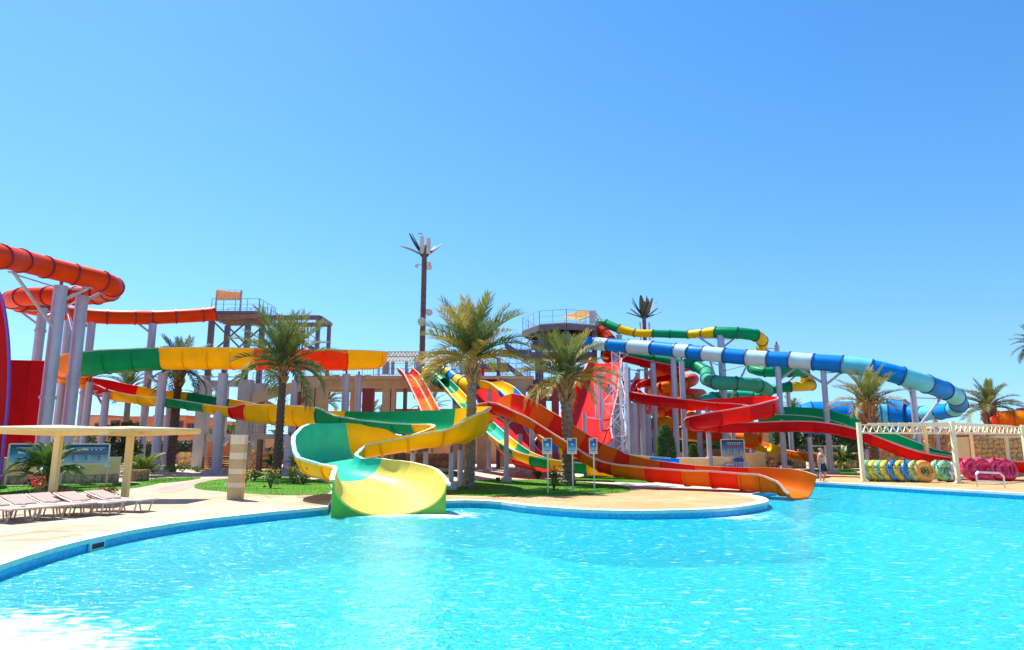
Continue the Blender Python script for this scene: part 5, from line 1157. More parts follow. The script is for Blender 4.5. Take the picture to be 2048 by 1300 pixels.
# planter walls on the right
for (x0, x1, t_, b_, Y, m_, lb) in ((1348, 1418, 918, 936, 46, 'wallcream', 'cream planter wall right of the tall topiary'), (1418.6, 1480, 916, 938, 46.2, 'wallcream', 'taller cream planter wall left of the metal fence'), (1490, 1530, 908, 930, 50, 'wallcream', 'cream planter wall right of the info board')):
    a, b = at(x0, t_, Y), at(x1, t_, Y); r_ = thing('planter_wall', lb, 'wall', Vector(((a.x + b.x) / 2, Y, GZ)))
    MB().box(((a.x + b.x) / 2, Y + .3, (a.z + GZ) / 2), (b.x - a.x, .6, a.z - GZ)).build('render', M[m_], r_); MB().box(((a.x + b.x) / 2, Y + .3, a.z + .04), (b.x - a.x + .04, .7, .08)).build('cap', M['coping'], r_)
# long bright ledge of terrace behind everything
tb = thing('terrace_wall', 'long peach terrace wall in the far background', 'wall', (0, 72, GZ)); MB().box((-18, 72.3, 1.6), (90, .5, 2.8)).build('render', M['peach'], tb); MB().box((-18, 72.25, 3.05), (90.2, .7, .12)).build('cap', M['terracotta'], tb)

# ------------------------------------------------------------------ houses in the background
def house(px0, px1, pt, Y, depth, m_, label, wins, name='house', parapet=True):
    a, b = at(px0, pt, Y), at(px1, pt, Y); h = a.z; root = thing(name, label, 'house', Vector(((a.x + b.x) / 2, Y, GZ)))
    MB().box(((a.x + b.x) / 2, Y + depth / 2, (h + GZ) / 2), (b.x - a.x, depth, h - GZ)).build('wall', m_, root)
    if parapet: MB().box(((a.x + b.x) / 2, Y + depth / 2, h + .1), (b.x - a.x + .24, depth + .24, .2)).build('roof', M['terracotta'], root)
    for (x0, x1, y0, y1) in wins:
        p, q = at(x0, y0, Y), at(x1, y1, Y); c = ((p.x + q.x) / 2, Y - .02, (p.z + q.z) / 2)
        w_ = MB().box(c, (abs(q.x - p.x), .12, abs(p.z - q.z))).build('window', M['frame'], root)
        MB().box((c[0], Y - .07, c[2]), (abs(q.x - p.x) - .22, .08, abs(p.z - q.z) - .22)).build('pane', M['window'], w_); MB().box((c[0], Y - .1, c[2]), (.07, .09, abs(p.z - q.z) - .2)).build('mullion', M['frame'], w_)
    return root
house(178, 212, 833, 84, 9, M['peach'], 'peach house at the left end of the background row', [(190, 206, 846, 858)])
house(213, 262, 838, 82, 9, M['peach'], 'peach house with two brown windows behind the slim columns', [(222, 240, 841, 856), (244, 258, 843, 858)])
house(262.5, 308, 836, 80, 9, M['terracotta'], 'terracotta house behind the umbrella roof end', [(270, 282, 845, 858)])
house(309, 372, 834, 78, 9, M['peach'], 'peach house right of the dark palm trunk', [(350, 366, 842, 858)])
house(372.5, 408, 842, 76, 9, M['orangewall'], 'bright orange house end beside the concrete pier', [(374, 394, 847, 862)])
house(408, 470, 850, 88, 8, M['terracotta'], 'far terracotta house beyond the round dark tree', [(415, 428, 860, 872)])
house(1483, 1530, 860, 84, 8, M['terracotta'], 'red house with white windows behind the info board', [(1492, 1500, 864, 875), (1504, 1513, 864, 875), (1518, 1526, 864, 876)])
house(1530.5, 1600, 866, 86, 8, M['peach'], 'peach house right of the red house', [(1540, 1556, 872, 884)])
house(1604, 1660, 868, 90, 8, M['beige'], 'sand coloured low house above the hedge', [(1615, 1630, 875, 886)])
house(1830, 2100, 862, 58, 8, M['terracotta'], 'terracotta building behind the golden stone wall', [(2038, 2060, 852, 870)])
chim = thing('roof_tank', 'dark purple tank on the roof at the far right', 'tank', at(2044, 850, 60)); p = at(2045, 838, 62); MB().lathe(Vector((p.x, 62, p.z - .2)), [(.3, 0), (.3, 1.0), (.42, 1.0), (.42, 1.15), (.3, 1.2)], 12).build('drum', mat('purple paint', (.12, .06, .2)), chim)

# ------------------------------------------------------------------ shower wall
sp = gr(467, 1000); shw = thing('shower_wall', 'tall beige striped shower wall on the pool deck', 'shower', sp)
zz0 = GZ; hs_ = [.44, .19, .30, .21, .33, .26, .30, .31]; cols = [mat('sandstone band dark', (.64, .42, .20), rough=.8, bump=.15), mat('sandstone band light', (.88, .68, .42), rough=.8, bump=.15)]
tot = at(475, 872, sp.y).z - GZ; sc_ = tot / sum(hs_)
for i, h in enumerate(hs_):
    h *= sc_; MB().box((sp.x, sp.y + .16, zz0 + h / 2), (.50, .32, h - .006)).build('stone_band', cols[i % 2], shw); zz0 += h
MB().box((sp.x, sp.y + .16, zz0 + .02), (.53, .35, .04)).build('cap', M['coping'], shw)
for s in (-1, 1):
    a = Vector((sp.x + s * .25, sp.y + .14, zz0 - .22)); mb = MB(); mb.tube([a, a + Vector((s * .16, 0, .03)), a + Vector((s * .24, 0, -.05))], .018, 6); mb.cyl(a + Vector((s * .23, 0, -.03)), a + Vector((s * .27, 0, -.11)), .02, .06, n=10); mb.build('shower_head', M['chrome'], shw, smooth=True)
MB().bar((sp.x - .262, sp.y + .1, GZ + .2), (sp.x - .262, sp.y + .1, zz0 - .1), .018).build('pipe', M['white'], shw); MB().box((sp.x - .32, sp.y - .05, GZ + .55), (.06, .06, .1)).build('tap', M['chrome'], shw)

# ------------------------------------------------------------------ boards and signs
def print_mat(name, top, mid_, bot):
    m = bpy.data.materials.new(name); m.use_nodes = True; t = m.node_tree; N = t.nodes; L = t.links; b = N['Principled BSDF']; tc = N.new('ShaderNodeTexCoord'); s = N.new('ShaderNodeSeparateXYZ'); L.new(tc.outputs['Generated'], s.inputs[0])
    n = N.new('ShaderNodeTexNoise'); n.inputs['Scale'].default_value = 5; L.new(tc.outputs['Generated'], n.inputs['Vector']); a = N.new('ShaderNodeMath'); a.operation = 'MULTIPLY_ADD'; a.inputs[1].default_value = .22; L.new(n.outputs['Fac'], a.inputs[0]); L.new(s.outputs['Z'], a.inputs[2])
    r = N.new('ShaderNodeValToRGB'); e = r.color_ramp.elements; e[0].position = .12; e[0].color = bot + (1,); e[1].position = 1.02; e[1].color = top + (1,); k = e.new(.62); k.color = mid_ + (1,); L.new(a.outputs[0], r.inputs[0]); L.new(r.outputs[0], b.inputs['Base Color']); b.inputs['Roughness'].default_value = .35; return m
PM = print_mat('sea print', (.015, .07, .17), (.03, .26, .42), (.55, .66, .66))
INK = mat('dark print', (.02, .06, .10), rough=.5); INKW = mat('white print', (.75, .82, .85), rough=.5); INKR = mat('red print', (.45, .03, .12), rough=.5)
def board(p0, p1, zb_, zt_, label, rich, foot=True, seed=0):
    p0, p1 = Vector(p0), Vector(p1); d = (p1 - p0); W = d.length; d.normalize(); n = Vector((d.y, -d.x, 0)); rz = math.atan2(d.y, d.x); base = (p0 + p1) / 2; root = thing('info_board', label, 'sign', base); rnd = random.Random(seed)
    c = base + Vector((0, 0, (zb_ + zt_) / 2)); H = zt_ - zb_
    pnl = MB().box(c, (W - .08, .04, H - .08), rz).build('panel', PM, root)
    for e in (p0, p1): MB().box(e + Vector((0, 0, zt_ / 2)), (.07, .07, zt_), rz).build('post', M['palecream'], root)
    for z in (zb_, zt_): MB().box(base + Vector((0, 0, z)), (W - .07, .06, .06), rz).build('frame_rail', M['palecream'], root)
    def mark(u, v, w_, h_, mt, nm): MB().box(c + d * (u - .5) * (W - .1) + n * .024 + Vector((0, 0, (v - .5) * (H - .1))), (w_ * W, .01, h_ * H), rz).build(nm, mt, pnl)
    mark(.58, .83, .66, .03, INKW, 'heading'); mark(.5, .93, .9, .035, INK, 'heading_band')
    if rich:
        for k in range(6): mark(.3 + k * .105, .73, .045, .05, INKW, 'icon'); mark(.3 + k * .105, .67, .07, .014, INK, 'icon_caption')
        mark(.5, .52, .92, .055, INKR, 'red_band')
        for k in range(3):
            for q_ in range(4): mark(.2 + k * .3, .40 - q_ * .075, .05, .03, INK, 'pictogram'); mark(.2 + k * .3 + .07, .40 - q_ * .075, .06, .014, INKW, 'rule_line')
        mark(.5, .06, .6, .012, INK, 'footer')
    else:
        mark(.5, .6, .4, .14, INKW, 'emblem'); mark(.5, .3, .5, .02, INKW, 'rule_line')
    return root
def flat(v): return Vector((v.x, v.y, GZ))
b0_ = flat(gr(9, 972)); b1_ = flat(gr(70, 970)); board(b0_, b1_, 1.02, 1.98, 'left blue sea print information board in front of the cream wall', False, seed=1)
b0_ = flat(gr(120, 971)); b1_ = flat(gr(212, 969)); board(b0_, b1_, 1.0, 1.98, 'blue rules board with red band, right one by the cream wall', True, seed=2)
b0_ = flat(gr(1449, 948)); b1_ = flat(gr(1496, 949)); board(b0_ + Vector((0, .4, 0)), b1_ + Vector((0, .4, 0)), 1.2, 2.3, 'blue rules board with red band above the metal fence', True, seed=3)
for i, (x, y, ord_) in enumerate(((1096, 987, 'left'), (1146, 984, 'middle'), (1189, 982, 'right'))):
    p = gr(x, y); root = thing('small_sign', ord_ + ' one of three small blue signs on poles by the lawn', 'sign', p, 'small signs on the lawn'); k = p.y / F
    zt_ = at(x - 5, 876, p.y).z; zb_ = at(x - 5, 908, p.y).z; W = 19 * k * (.85 if i == 2 else 1)
    MB().cyl(p, (p.x, p.y, zb_), .03, n=8).build('pole', M['palecream'], root); c = Vector((p.x - .02, p.y - .03, (zt_ + zb_) / 2)); H = zt_ - zb_
    MB().box(c, (W, .03, H)).build('frame', M['palecream'], root); pnl = MB().box(c + Vector((0, -.015, 0)), (W - .07, .02, H - .07)).build('panel', PM, root)
    mb = MB(); mb.cyl(c + Vector((0, -.024, .04)), c + Vector((0, -.032, .04)), W * .2, n=14); mb.build('emblem', SL['b'] if i else SL['c'], pnl); MB().cyl(c + Vector((.01, -.03, .06)), c + Vector((.01, -.037, .06)), W * .10, n=12).build('emblem_highlight', INKW, pnl)
    MB().box(c + Vector((-W * .18, -.028, H * .38)), (W * .35, .006, H * .06)).build('caption', INKW, pnl); MB().box(c + Vector((0, -.028, -H * .28)), (W * .5, .006, H * .03)).build('rule_line', INK, pnl)
# metal fence and bin below the board
fp = thing('metal_fence', 'low metal bar fence below the rules board', 'fence', gr(1475, 950)); a, b = gr(1450, 951), gr(1499, 953); mb = MB()
for i in range(15): q = a.lerp(b, i / 14); mb.bar(q, q + Vector((0, 0, .82)), .05)
mb.build('bars', M['rail'], fp); MB().bar(a + Vector((0, 0, .84)), b + Vector((0, 0, .84)), .06).build('top_rail', M['rail'], fp); MB().bar(a + Vector((0, 0, .1)), b + Vector((0, 0, .1)), .05).build('bottom_rail', M['rail'], fp)
p = gr(1484, 950) + Vector((0, .5, 0)); bn = thing('waste_bin', 'blue plastic bin behind the metal fence', 'bin', p); MB().lathe(p, [(.26, 0), (.34, .95)], 12).build('drum', M['binblue'], bn, smooth=True); MB().lathe(p + Vector((0, 0, .95)), [(.37, 0), (.37, .07), (.1, .14)], 12).build('lid', M['binblue'], bn)
p = gr(1468, 950) + Vector((0, .6, 0)); bn = thing('towel_crate', 'blue and white crate behind the metal fence', 'crate', p); MB().box(p + Vector((0, 0, .3)), (.7, .5, .6)).build('box', M['binblue'], bn); MB().box(p + Vector((0, 0, .64)), (.6, .42, .08)).build('towels', M['white'], bn)
p = gr(1562, 946); bn = thing('grey_mat', 'dark rolled mat lying behind the slide mouth', 'mat', p); MB().tube([p + Vector((-.6, 0, .1)), p + Vector((-.2, .02, .13)), p + Vector((.4, 0, .12))], .12, 10).build('roll', M['black'], bn)
p = gr(306, 948); bn = thing('white_stone', 'round pale boulder on a stone slab behind the umbrella', 'boulder', p); MB().lathe(p + Vector((0, 0, .12)), [(.2, 0), (.42, .2), (.46, .45), (.34, .75), (.1, .88)], 12).build('boulder', M['concrete'], bn, smooth=True); MB().box(p + Vector((.2, 0, .06)), (2.2, .9, .12)).build('slab', M['beige'], bn)
for x, y, lb in ((996, 966, 'small black floodlight on the right lawn'), (1110, 955, 'small dark box lamp behind the tall flowering shrub')):
    p = gr(x, y); bn = thing('floodlight', lb, 'lamp', p); MB().box(p + Vector((0, 0, .2)), (.22, .16, .16)).build('housing', M['black'], bn); MB().bar(p, p + Vector((0, 0, .14)), .04).build('stake', M['black'], bn)

# ------------------------------------------------------------------ flat umbrellas and loungers on the left
def umbrella(px, py, pt, label, x0, x1, dep, tilt):
    p = gr(px, py); root = thing('flat_umbrella', label, 'umbrella', p); top = at(px + (1024 - px) * .0155, pt, p.y).z; k = p.y / F
    MB().box((p.x, p.y, (top + GZ) / 2), (.20, .20, top - GZ)).build('post', M['cream'], root)
    MB().box((p.x, p.y, GZ + .03), (.42, .42, .06)).build('base_plate', M['cream'], root)
    c = Vector((p.x, p.y, top)); hw0, hw1 = (px - x0) * k, (x1 - px) * k
    e = [c + Vector((-hw0, -dep, .05)), c + Vector((hw1, -dep * .8, tilt)), c + Vector((hw1 * .95, dep, tilt + .03)), c + Vector((-hw0 * .95, dep * 1.1, .08))]; ap = c + Vector((0, 0, .14))
    for i in range(4):
        a, b = e[i], e[(i + 1) % 4]; MB().add([a, b, ap, a - Vector((0, 0, .05)), b - Vector((0, 0, .05)), ap - Vector((0, 0, .05))], [(0, 1, 2), (5, 4, 3), (0, 3, 4, 1), (1, 4, 5, 2), (2, 5, 3, 0)]).build('canvas_panel', M['canvas'], root, fix=True)
        MB().bar(a + Vector((0, 0, -.07)), b + Vector((0, 0, -.07)), .07, .07).build('edge_beam', M['cream'], root); MB().bar(c + Vector((0, 0, -.16)), a + Vector((0, 0, -.12)), .10, .16).build('rib', M['cream'], root)
umbrella(103, 1006, 858, 'left cream flat umbrella over the loungers', -25, 232, 1.15, .0)
umbrella(249, 999, 860, 'right cream flat umbrella over the loungers', 140, 364, 1.15, .04)
def lounger(foot, ang, label, first=None):
    root = thing('sun_lounger', label, 'sun lounger', foot, 'sun loungers by the pool')
    L_, W = 1.95, .66; O = Vector(foot)
    def Pt(x, y, z): return O + Vector((x, y, z))
    for s in (-1, 1):
        MB().tube([Pt(0, s * W / 2, .34), Pt(-.6, s * W / 2, .33), Pt(-1.25, s * W / 2, .35), Pt(-1.65, s * W / 2, .46), Pt(-L_, s * W / 2, .57)], .026, 8).build('side_rail', M['loungerframe'], root, smooth=True)
    for x in (-.30, -1.25):
        for s in (-1, 1):
            MB().tube([Pt(x + .16, s * W * .48, .33), Pt(x + .06, s * W * .46, .012), Pt(x - .22, s * W * .46, .012), Pt(x - .34, s * W * .48, .34)], .022, 7).build('leg', M['loungerframe'], root, smooth=True)
    mb = MB(); prof_ = [(-.04, .35), (-.6, .325), (-1.22, .345)]
    for i in range(2): mb.slab([Pt(prof_[i][0], -W / 2 + .03, prof_[i][1]), Pt(prof_[i][0], W / 2 - .03, prof_[i][1]), Pt(prof_[i + 1][0], W / 2 - .03, prof_[i + 1][1]), Pt(prof_[i + 1][0], -W / 2 + .03, prof_[i + 1][1])], (0, 0, .016))
    mb.build('sling', M['sling'], root, fix=True)
    MB().slab([Pt(-1.25, -W / 2 + .03, .37), Pt(-1.25, W / 2 - .03, .37), Pt(-1.93, W / 2 - .03, .58), Pt(-1.93, -W / 2 + .03, .58)], (0, 0, .018)).build('backrest', M['sling'], root, fix=True)
    for x, z in ((-.02, .345), (-L_ + .01, .57)): MB().cyl(Pt(x, -W / 2, z), Pt(x, W / 2, z), .026, n=8).build('cross_bar', M['loungerframe'], root, smooth=True)
    MB().cyl(Pt(-1.5, -W / 2, .42), Pt(-1.5, -W / 2 - .0, .2), .02, n=6).build('prop', M['loungerframe'], root)
    MB().box(Pt(-.75, -W / 2 - .05, .40), (.16, .08, .03)).build('armrest', M['loungerframe'], root)
    root.rotation_euler.z = ang; return root
for i, (x, y, a, lb) in enumerate(((297, 1024, -12, 'rightmost taupe sun lounger below the right umbrella post'), (232, 1030, -16, 'second taupe sun lounger from the right'), (170, 1034, -20, 'middle taupe sun lounger behind the left umbrella post'), (112, 1040, -22, 'fourth taupe sun lounger from the right'), (50, 1046, -25, 'leftmost taupe sun lounger cut by the border'))):
    lounger(gr(x, y), R(a), lb)
for i, (x, y) in enumerate(((212, 1008), (60, 1018))):
    p = gr(x, y); tb_ = thing('side_table', ('small low table between the right loungers', 'small low table between the left loungers')[i], 'table', p); MB().lathe(p + Vector((0, 0, .36)), [(.24, 0), (.24, .03)], 16).build('top', M['loungerframe'], tb_); MB().lathe(p, [(.18, 0), (.05, .05), (.04, .36)], 10).build('pedestal', M['loungerframe'], tb_)

# ------------------------------------------------------------------ pergola, rings and ladder on the right
Yr = gr(1726, 962).y
pr_ = thing('truss_pergola', 'cream lattice truss pergola over the swim rings', 'pergola', gr(1826, 960))
zb_ = at(1713, 866, Yr).z; zt_ = at(1713, 850, Yr).z
c1_ = gr(1727, 963); c2_ = gr(1917, 967); c3_ = Vector((gr(2058, 955).x, gr(2058, 955).y, GZ)); c0_ = Vector((at(1857, 940, 40.5).x, 40.5, GZ))
c1_, c2_, c3_, c0_ = [Vector((v.x, v.y, GZ)) for v in (c1_, c2_, c3_, c0_)]
for v, mm in ((c1_, 'palecream'), (c2_, 'palecream'), (c3_, 'palecream'), (c0_, 'cream')): MB().box(v + Vector((0, 0, (zt_ + .12 - GZ) / 2)), (.19, .19, zt_ + .12 - GZ)).build('post', M[mm], pr_); MB().box(v + Vector((0, 0, .03)), (.34, .34, .06)).build('foot_plate', M[mm], pr_)
for a, b in ((c1_, c2_), (c2_, c3_), (c3_, c0_), (c0_, c1_)):
    n = int((b - a).length / .62); mb = MB(); A_, B_ = a + Vector((0, 0, zb_)), b + Vector((0, 0, zb_)); A_.z = B_.z = zb_; lattice(mb, A_, B_, zt_ - zb_, n, .055); mb.build('lattice_beam', M['palecream'], pr_)
for k in range(1, 9):
    a = c1_.lerp(c2_, k / 9); b = c0_.lerp(c3_, k / 9); a.z = b.z = zt_ + .06; MB().bar(a, b, .06, .07).build('rafter', M['palecream'], pr_)
def ring_mat(name, c, ink=True, c2=None):
    m = bpy.data.materials.new(name); m.use_nodes = True; t = m.node_tree; N = t.nodes; L = t.links; b = N['Principled BSDF']; tc = N.new('ShaderNodeTexCoord')
    n = N.new('ShaderNodeTexNoise'); n.inputs['Scale'].default_value = 2.5; n.inputs['Distortion'].default_value = 1.6; n.inputs['Detail'].default_value = 0; L.new(tc.outputs['Object'], n.inputs['Vector'])
    r = N.new('ShaderNodeValToRGB'); e = r.color_ramp.elements; e[0].position = .47; e[0].color = c + (1,); e[1].position = .53; e[1].color = (c2 or c) + (1,); k = e.new(.515); k.color = (.01, .02, .02, 1) if ink else c + (1,); k2 = e.new(.485); k2.color = ((.01, .02, .02) if ink else c) + (1,)
    e[0].position = .455; L.new(n.outputs['Fac'], r.inputs[0]); L.new(r.outputs[0], b.inputs['Base Color']); b.inputs['Roughness'].default_value = .3; b.inputs['Coat Weight'].default_value = .3; return m
RM = {'green': ring_mat('mint green vinyl', (.26, .62, .30)), 'yellow': ring_mat('yellow vinyl', (.85, .62, .04)), 'blue': ring_mat('blue vinyl', (.05, .28, .60)), 'orange': ring_mat('orange vinyl', (.85, .36, .04), False, (.80, .50, .14)), 'red': ring_mat('crimson vinyl', (.72, .01, .07), False, (.85, .10, .22)), 'teal': ring_mat('teal vinyl', (.06, .38, .50)), 'lime': ring_mat('lime vinyl', (.45, .62, .18))}
def swim_ring(pos, D, tube, yaw, lean, m, label, handles=True):
    root = thing('swim_ring', label, 'swim ring', pos, 'swim rings under the pergola'); mb = MB(); n, k = 26, 12; Rr = D / 2 - tube; vs = []
    for i in range(n):
        a = 2 * math.pi * i / n; sq = 1 + .02 * math.sin(a * 9)
        for j in range(k):
            b = 2 * math.pi * j / k; rr = Rr + tube * math.cos(b) * sq; vs.append(Vector((rr * math.cos(a), tube * math.sin(b), rr * math.sin(a))))
    fs = [(i * k + j, i * k + (j + 1) % k, ((i + 1) % n) * k + (j + 1) % k, ((i + 1) % n) * k + j) for i in range(n) for j in range(k)]
    rot = Matrix.Rotation(yaw, 3, 'Z') @ Matrix.Rotation(lean, 3, 'X'); c = Vector(pos) + Vector((0, 0, D / 2 * math.cos(lean)))
    mb.add([c + rot @ v for v in vs], fs).build('tube', RM[m], root, smooth=True, fix=True)
    if handles:
        for s in (-1, 1):
            q = [c + rot @ Vector((s * (Rr * .72) + dx, -tube * .98 - dz, zz_)) for dx, dz, zz_ in ((0, -.03, -.14), (0, .05, -.07), (0, .05, .07), (0, -.03, .14))]; MB().tube(q, .018, 6).build('handle', M['black'], root)
    return root
rr_ = [(1744, 'green', 'first green swim ring next to the left pergola post'), (1758, 'yellow', 'first yellow swim ring of the row'), (1770, 'green', 'second green swim ring between two yellow ones'), (1783, 'yellow', 'second yellow swim ring, before the blue one'), (1797, 'blue', 'first blue swim ring of the row'), (1811, 'yellow', 'yellow swim ring between two blue ones'), (1826, 'blue', 'second blue swim ring, left of the teal backed pair'), (1840, 'lime', 'lime swim ring just behind the orange one'), (1854, 'orange', 'orange swim ring ending the left row, wide hole showing')]
for i, (x, c, lb) in enumerate(rr_):
    p = gr(x - 3, 962.5 + (i / 8) * 2.2); swim_ring(p, 1.17, .175, R(24 - i * 1.9), R(-14), c, lb, i > 6)
for i, (x, y, c, D, yw, lb) in enumerate(((1868, 958, 'teal', 1.15, 14, 'teal swim ring behind the orange one'), (1882, 962, 'green', 1.17, 8, 'green swim ring right of the teal one'), (1896, 964, 'green', 1.17, 4, 'frontmost green swim ring with dark swirls'), (1946, 962, 'red', 1.30, 6, 'leftmost crimson double ring leaning by the rail'), (1966, 962, 'red', 1.30, -2, 'second crimson ring with open hole behind the rail'), (1984, 958, 'lime', 1.1, 0, 'pale lime ring between the crimson ones'), (1998, 962, 'red', 1.30, 4, 'third crimson ring right of the pale one'), (2014, 962, 'red', 1.25, 0, 'rightmost crimson ring with open hole'), (1838, 952, 'red', 1.15, 44, 'pink red ring glimpsed behind the blue rings'), (1860, 951, 'orange', 1.15, 50, 'pale ring glimpsed behind the teal one'))):
    swim_ring(gr(x, y), D, .20, R(yw), R(-16), c, lb, i in (2, 4, 7))
# stainless handrail
hr = thing('handrail', 'stainless tube handrail in front of the crimson rings', 'rail', gr(1982, 972)); a, b = gr(1955, 974), gr(2010, 977); zt__ = .68
for e in (a, b): MB().cyl(e, e + Vector((0, 0, zt__ - .1)), .035, n=8).build('leg', M['chrome'], hr, smooth=True)
MB().tube([a + Vector((0, 0, zt__ - .12)), a + Vector((.12, 0, zt__)), b + Vector((-.14, 0, zt__)), b + Vector((0, 0, zt__ - .14))], .045, 8).build('top_tube', M['chrome'], hr, smooth=True); MB().cyl(a + Vector((0, 0, .3)), b + Vector((0, 0, .3)), .03, n=8).build('cross_tube', M['chrome'], hr, smooth=True)
bs = thing('bent_post', 'thin white T shaped post in front of the golden stone wall', 'post', Vector((at(2012, 930, 46).x, 46, GZ))); X = at(2012, 875, 46); MB().box((X.x, 46, (X.z + GZ) / 2), (.16, .16, X.z - GZ)).build('post', M['palecream'], bs); MB().box((X.x, 46, X.z + .06), (1.8, .5, .12)).build('arm', M['palecream'], bs)
bp_ = thing('shower_screen', 'pale beige shower panel behind the pergola post', 'panel', Vector((at(1922, 930, 46).x, 46, GZ))); X = at(1911, 876, 46); X2 = at(1938, 876, 46); MB().box(((X.x + X2.x) / 2, 46.2, (X.z + GZ) / 2), (X2.x - X.x, .3, X.z - GZ)).build('panel', M['wallcream'], bp_); MB().box(((X.x + X2.x) / 2, 46.2, X.z + .03), (X2.x - X.x + .05, .36, .06)).build('cap', M['coping'], bp_)
t_ = thing('umbrella_frame', 'white T shaped umbrella frame behind the standing man', 'post', Vector((at(1650, 920, 50).x, 50, GZ))); X = at(1650, 893, 50); MB().box((X.x, 50, (X.z + GZ) / 2), (.12, .12, X.z - GZ)).build('post', M['white'], t_); MB().box((X.x, 50, X.z + .04), (2.0, .6, .08)).build('arm', M['white'], t_)

# ------------------------------------------------------------------ people
def skin_body(root, joints, edges, m, name='body'):
    me = bpy.data.meshes.new(name); og = ORG[root.name]; me.from_pydata([Vector(j[0]) for j in joints], edges, []); me.materials.append(m); ob = bpy.data.objects.new(name, me); col.objects.link(ob); ob.parent = root; ORG[ob.name] = og
    md = ob.modifiers.new('skin', 'SKIN'); md.use_smooth_shade = True; sv = me.skin_vertices[0].data
    for i, j in enumerate(joints): sv[i].radius = j[1] if isinstance(j[1], tuple) else (j[1], j[1])
    for i in range(len(joints)): sv[i].use_root = (i == 0)
    ss = ob.modifiers.new('sub', 'SUBSURF'); ss.levels = 1; ss.render_levels = 1; return ob
def person_walk(pos, rz, label):
    root = thing('person', label, 'person', pos); J = []; E = []
    def j(p, r, par=None):
        J.append((p, r)); 
        if par is not None: E.append((par, len(J) - 1))
        return len(J) - 1
    # local: x forward, y left, z up; height 1.76
    pel = j((0, 0, .93), (.19, .15)); ab = j((.02, 0, 1.08), (.20, .16), pel); ch = j((.01, 0, 1.28), (.215, .15), ab); nk0 = j((0, 0, 1.45), (.14, .10), ch); nk = j((.015, 0, 1.53), .058, nk0)
    h0 = j((.03, 0, 1.60), (.07, .085), nk); h1 = j((.03, 0, 1.70), (.078, .092), h0); j((.025, 0, 1.755), (.05, .06), h1)
    for s, sw in ((1, .10), (-1, -.08)):
        sh = j((0, s * .17, 1.42), .078, nk0); el = j((-.05 + sw * .3, s * .25, 1.14), .045, sh); wr = j((sw * .8 + .02, s * .26, .90), .032, el); hn = j((sw * .9 + .03, s * .255, .83), (.036, .022), wr)
        for q_, (dx, dy, ln) in enumerate(((.028, 0, .075), (.010, 0, .085), (-.008, 0, .08), (-.024, 0, .062))): k = j((sw * .9 + .03 + dx, s * .255, .79), .010, hn); j((sw * .9 + .04 + dx, s * .25, .79 - ln), .008, k)
        tb0 = j((sw * .9 + .065, s * .245, .82), .011, hn); j((sw * .9 + .085, s * .24, .775), .009, tb0)
        hp = j((0, s * .085, .87), .10, pel); kn = j((.03 + sw * .9, s * .09, .50), .075, hp); cf = j((sw * .6 - .01, s * .09, .34), .066, kn); an = j((sw * .5 - .04, s * .09, .085), .036, cf); hl = j((sw * .5 - .06, s * .09, .035), .034, an); ft = j((sw * .5 + .07, s * .10, .025), (.04, .022), hl); j((sw * .5 + .14, s * .105, .02), (.036, .016), ft)
    skin_body(root, J, E, M['skin'])
    og = ORG[root.name]
    # shorts: tapered tubes over hips and thighs
    mb = MB(); rings = [(.97, .178, .150), (.86, .185, .160)]; n = 16
    def elly(c, rx, ry): return [og + Vector((c[0] + rx * math.cos(2 * math.pi * i / n), c[1] + ry * math.sin(2 * math.pi * i / n), c[2])) for i in range(n)]
    def loft(rs):
        vs = [v for r_ in rs for v in r_]; mb.add(vs, [(k * n + i, k * n + (i + 1) % n, (k + 1) * n + (i + 1) % n, (k + 1) * n + i) for k in range(len(rs) - 1) for i in range(n)] + [tuple(range(n - 1, -1, -1))])
    loft([elly((0, 0, 1.0), .145, .175), elly((0, 0, .9), .155, .19), elly((0, 0, .8), .15, .19)])
    for s, sw in ((1, .10), (-1, -.08)): loft([elly((0, s * .088, .86), .13, .10), elly((.02 + sw * .4, s * .095, .7), .125, .105), elly((.02 + sw * .75, s * .1, .55), .12, .105)])
    mb.build('shorts', M['shorts'], root, smooth=True)
    mb = MB()
    for s, sw in ((1, .10), (-1, -.08)): mb.bar(og + Vector((0, s * .195, .95)), og + Vector((.02 + sw * .7, s * .21, .58)), .03, .012)
    mb.build('stripe', M['white'], root)
    mb = MB(); hc = og + Vector((.015, 0, 1.695)); vs = []
    for k in range(6):
        t = k / 5; z = -.03 + .095 * t; rr = math.sqrt(max(0, 1 - (max(0, z) / .068) ** 2)) if k < 5 else .02
        vs.append([hc + Vector((-.012 + .096 * rr * math.cos(2 * math.pi * i / 14) * (1 if math.cos(2 * math.pi * i / 14) < .4 else .7), .087 * rr * math.sin(2 * math.pi * i / 14), z + .02)) for i in range(14)])
    mb.add([v for r_ in vs for v in r_], [(k * 14 + i, k * 14 + (i + 1) % 14, (k + 1) * 14 + (i + 1) % 14, (k + 1) * 14 + i) for k in range(5) for i in range(14)] + [tuple(range(70, 84))]).build('hair', M['hair'], root, smooth=True)
    mb = MB()
    for s in (-1, 1): mb.box(og + Vector((.105, s * .034, 1.665)), (.02, .045, .028))
    mb.bar(og + Vector((.1, -.08, 1.672)), og + Vector((.1, .08, 1.672)), .012); mb.build('sunglasses', M['black'], root)
    mb = MB(); mb.add([og + Vector(v) for v in ((.10, -.014, 1.625), (.10, .014, 1.625), (.128, 0, 1.622), (.10, 0, 1.665))], [(0, 2, 3), (2, 1, 3), (0, 1, 2)]); mb.build('nose', M['skin'], root)
    mb = MB()
    for s in (-1, 1): mb.lathe(og + Vector((.02, s * .082, 1.63)), [(.012, 0), (.022, .02), (.018, .045), (.006, .055)], 8)
    mb.build('ears', M['skin'], root, smooth=True)
    root.rotation_euler.z = rz; return root
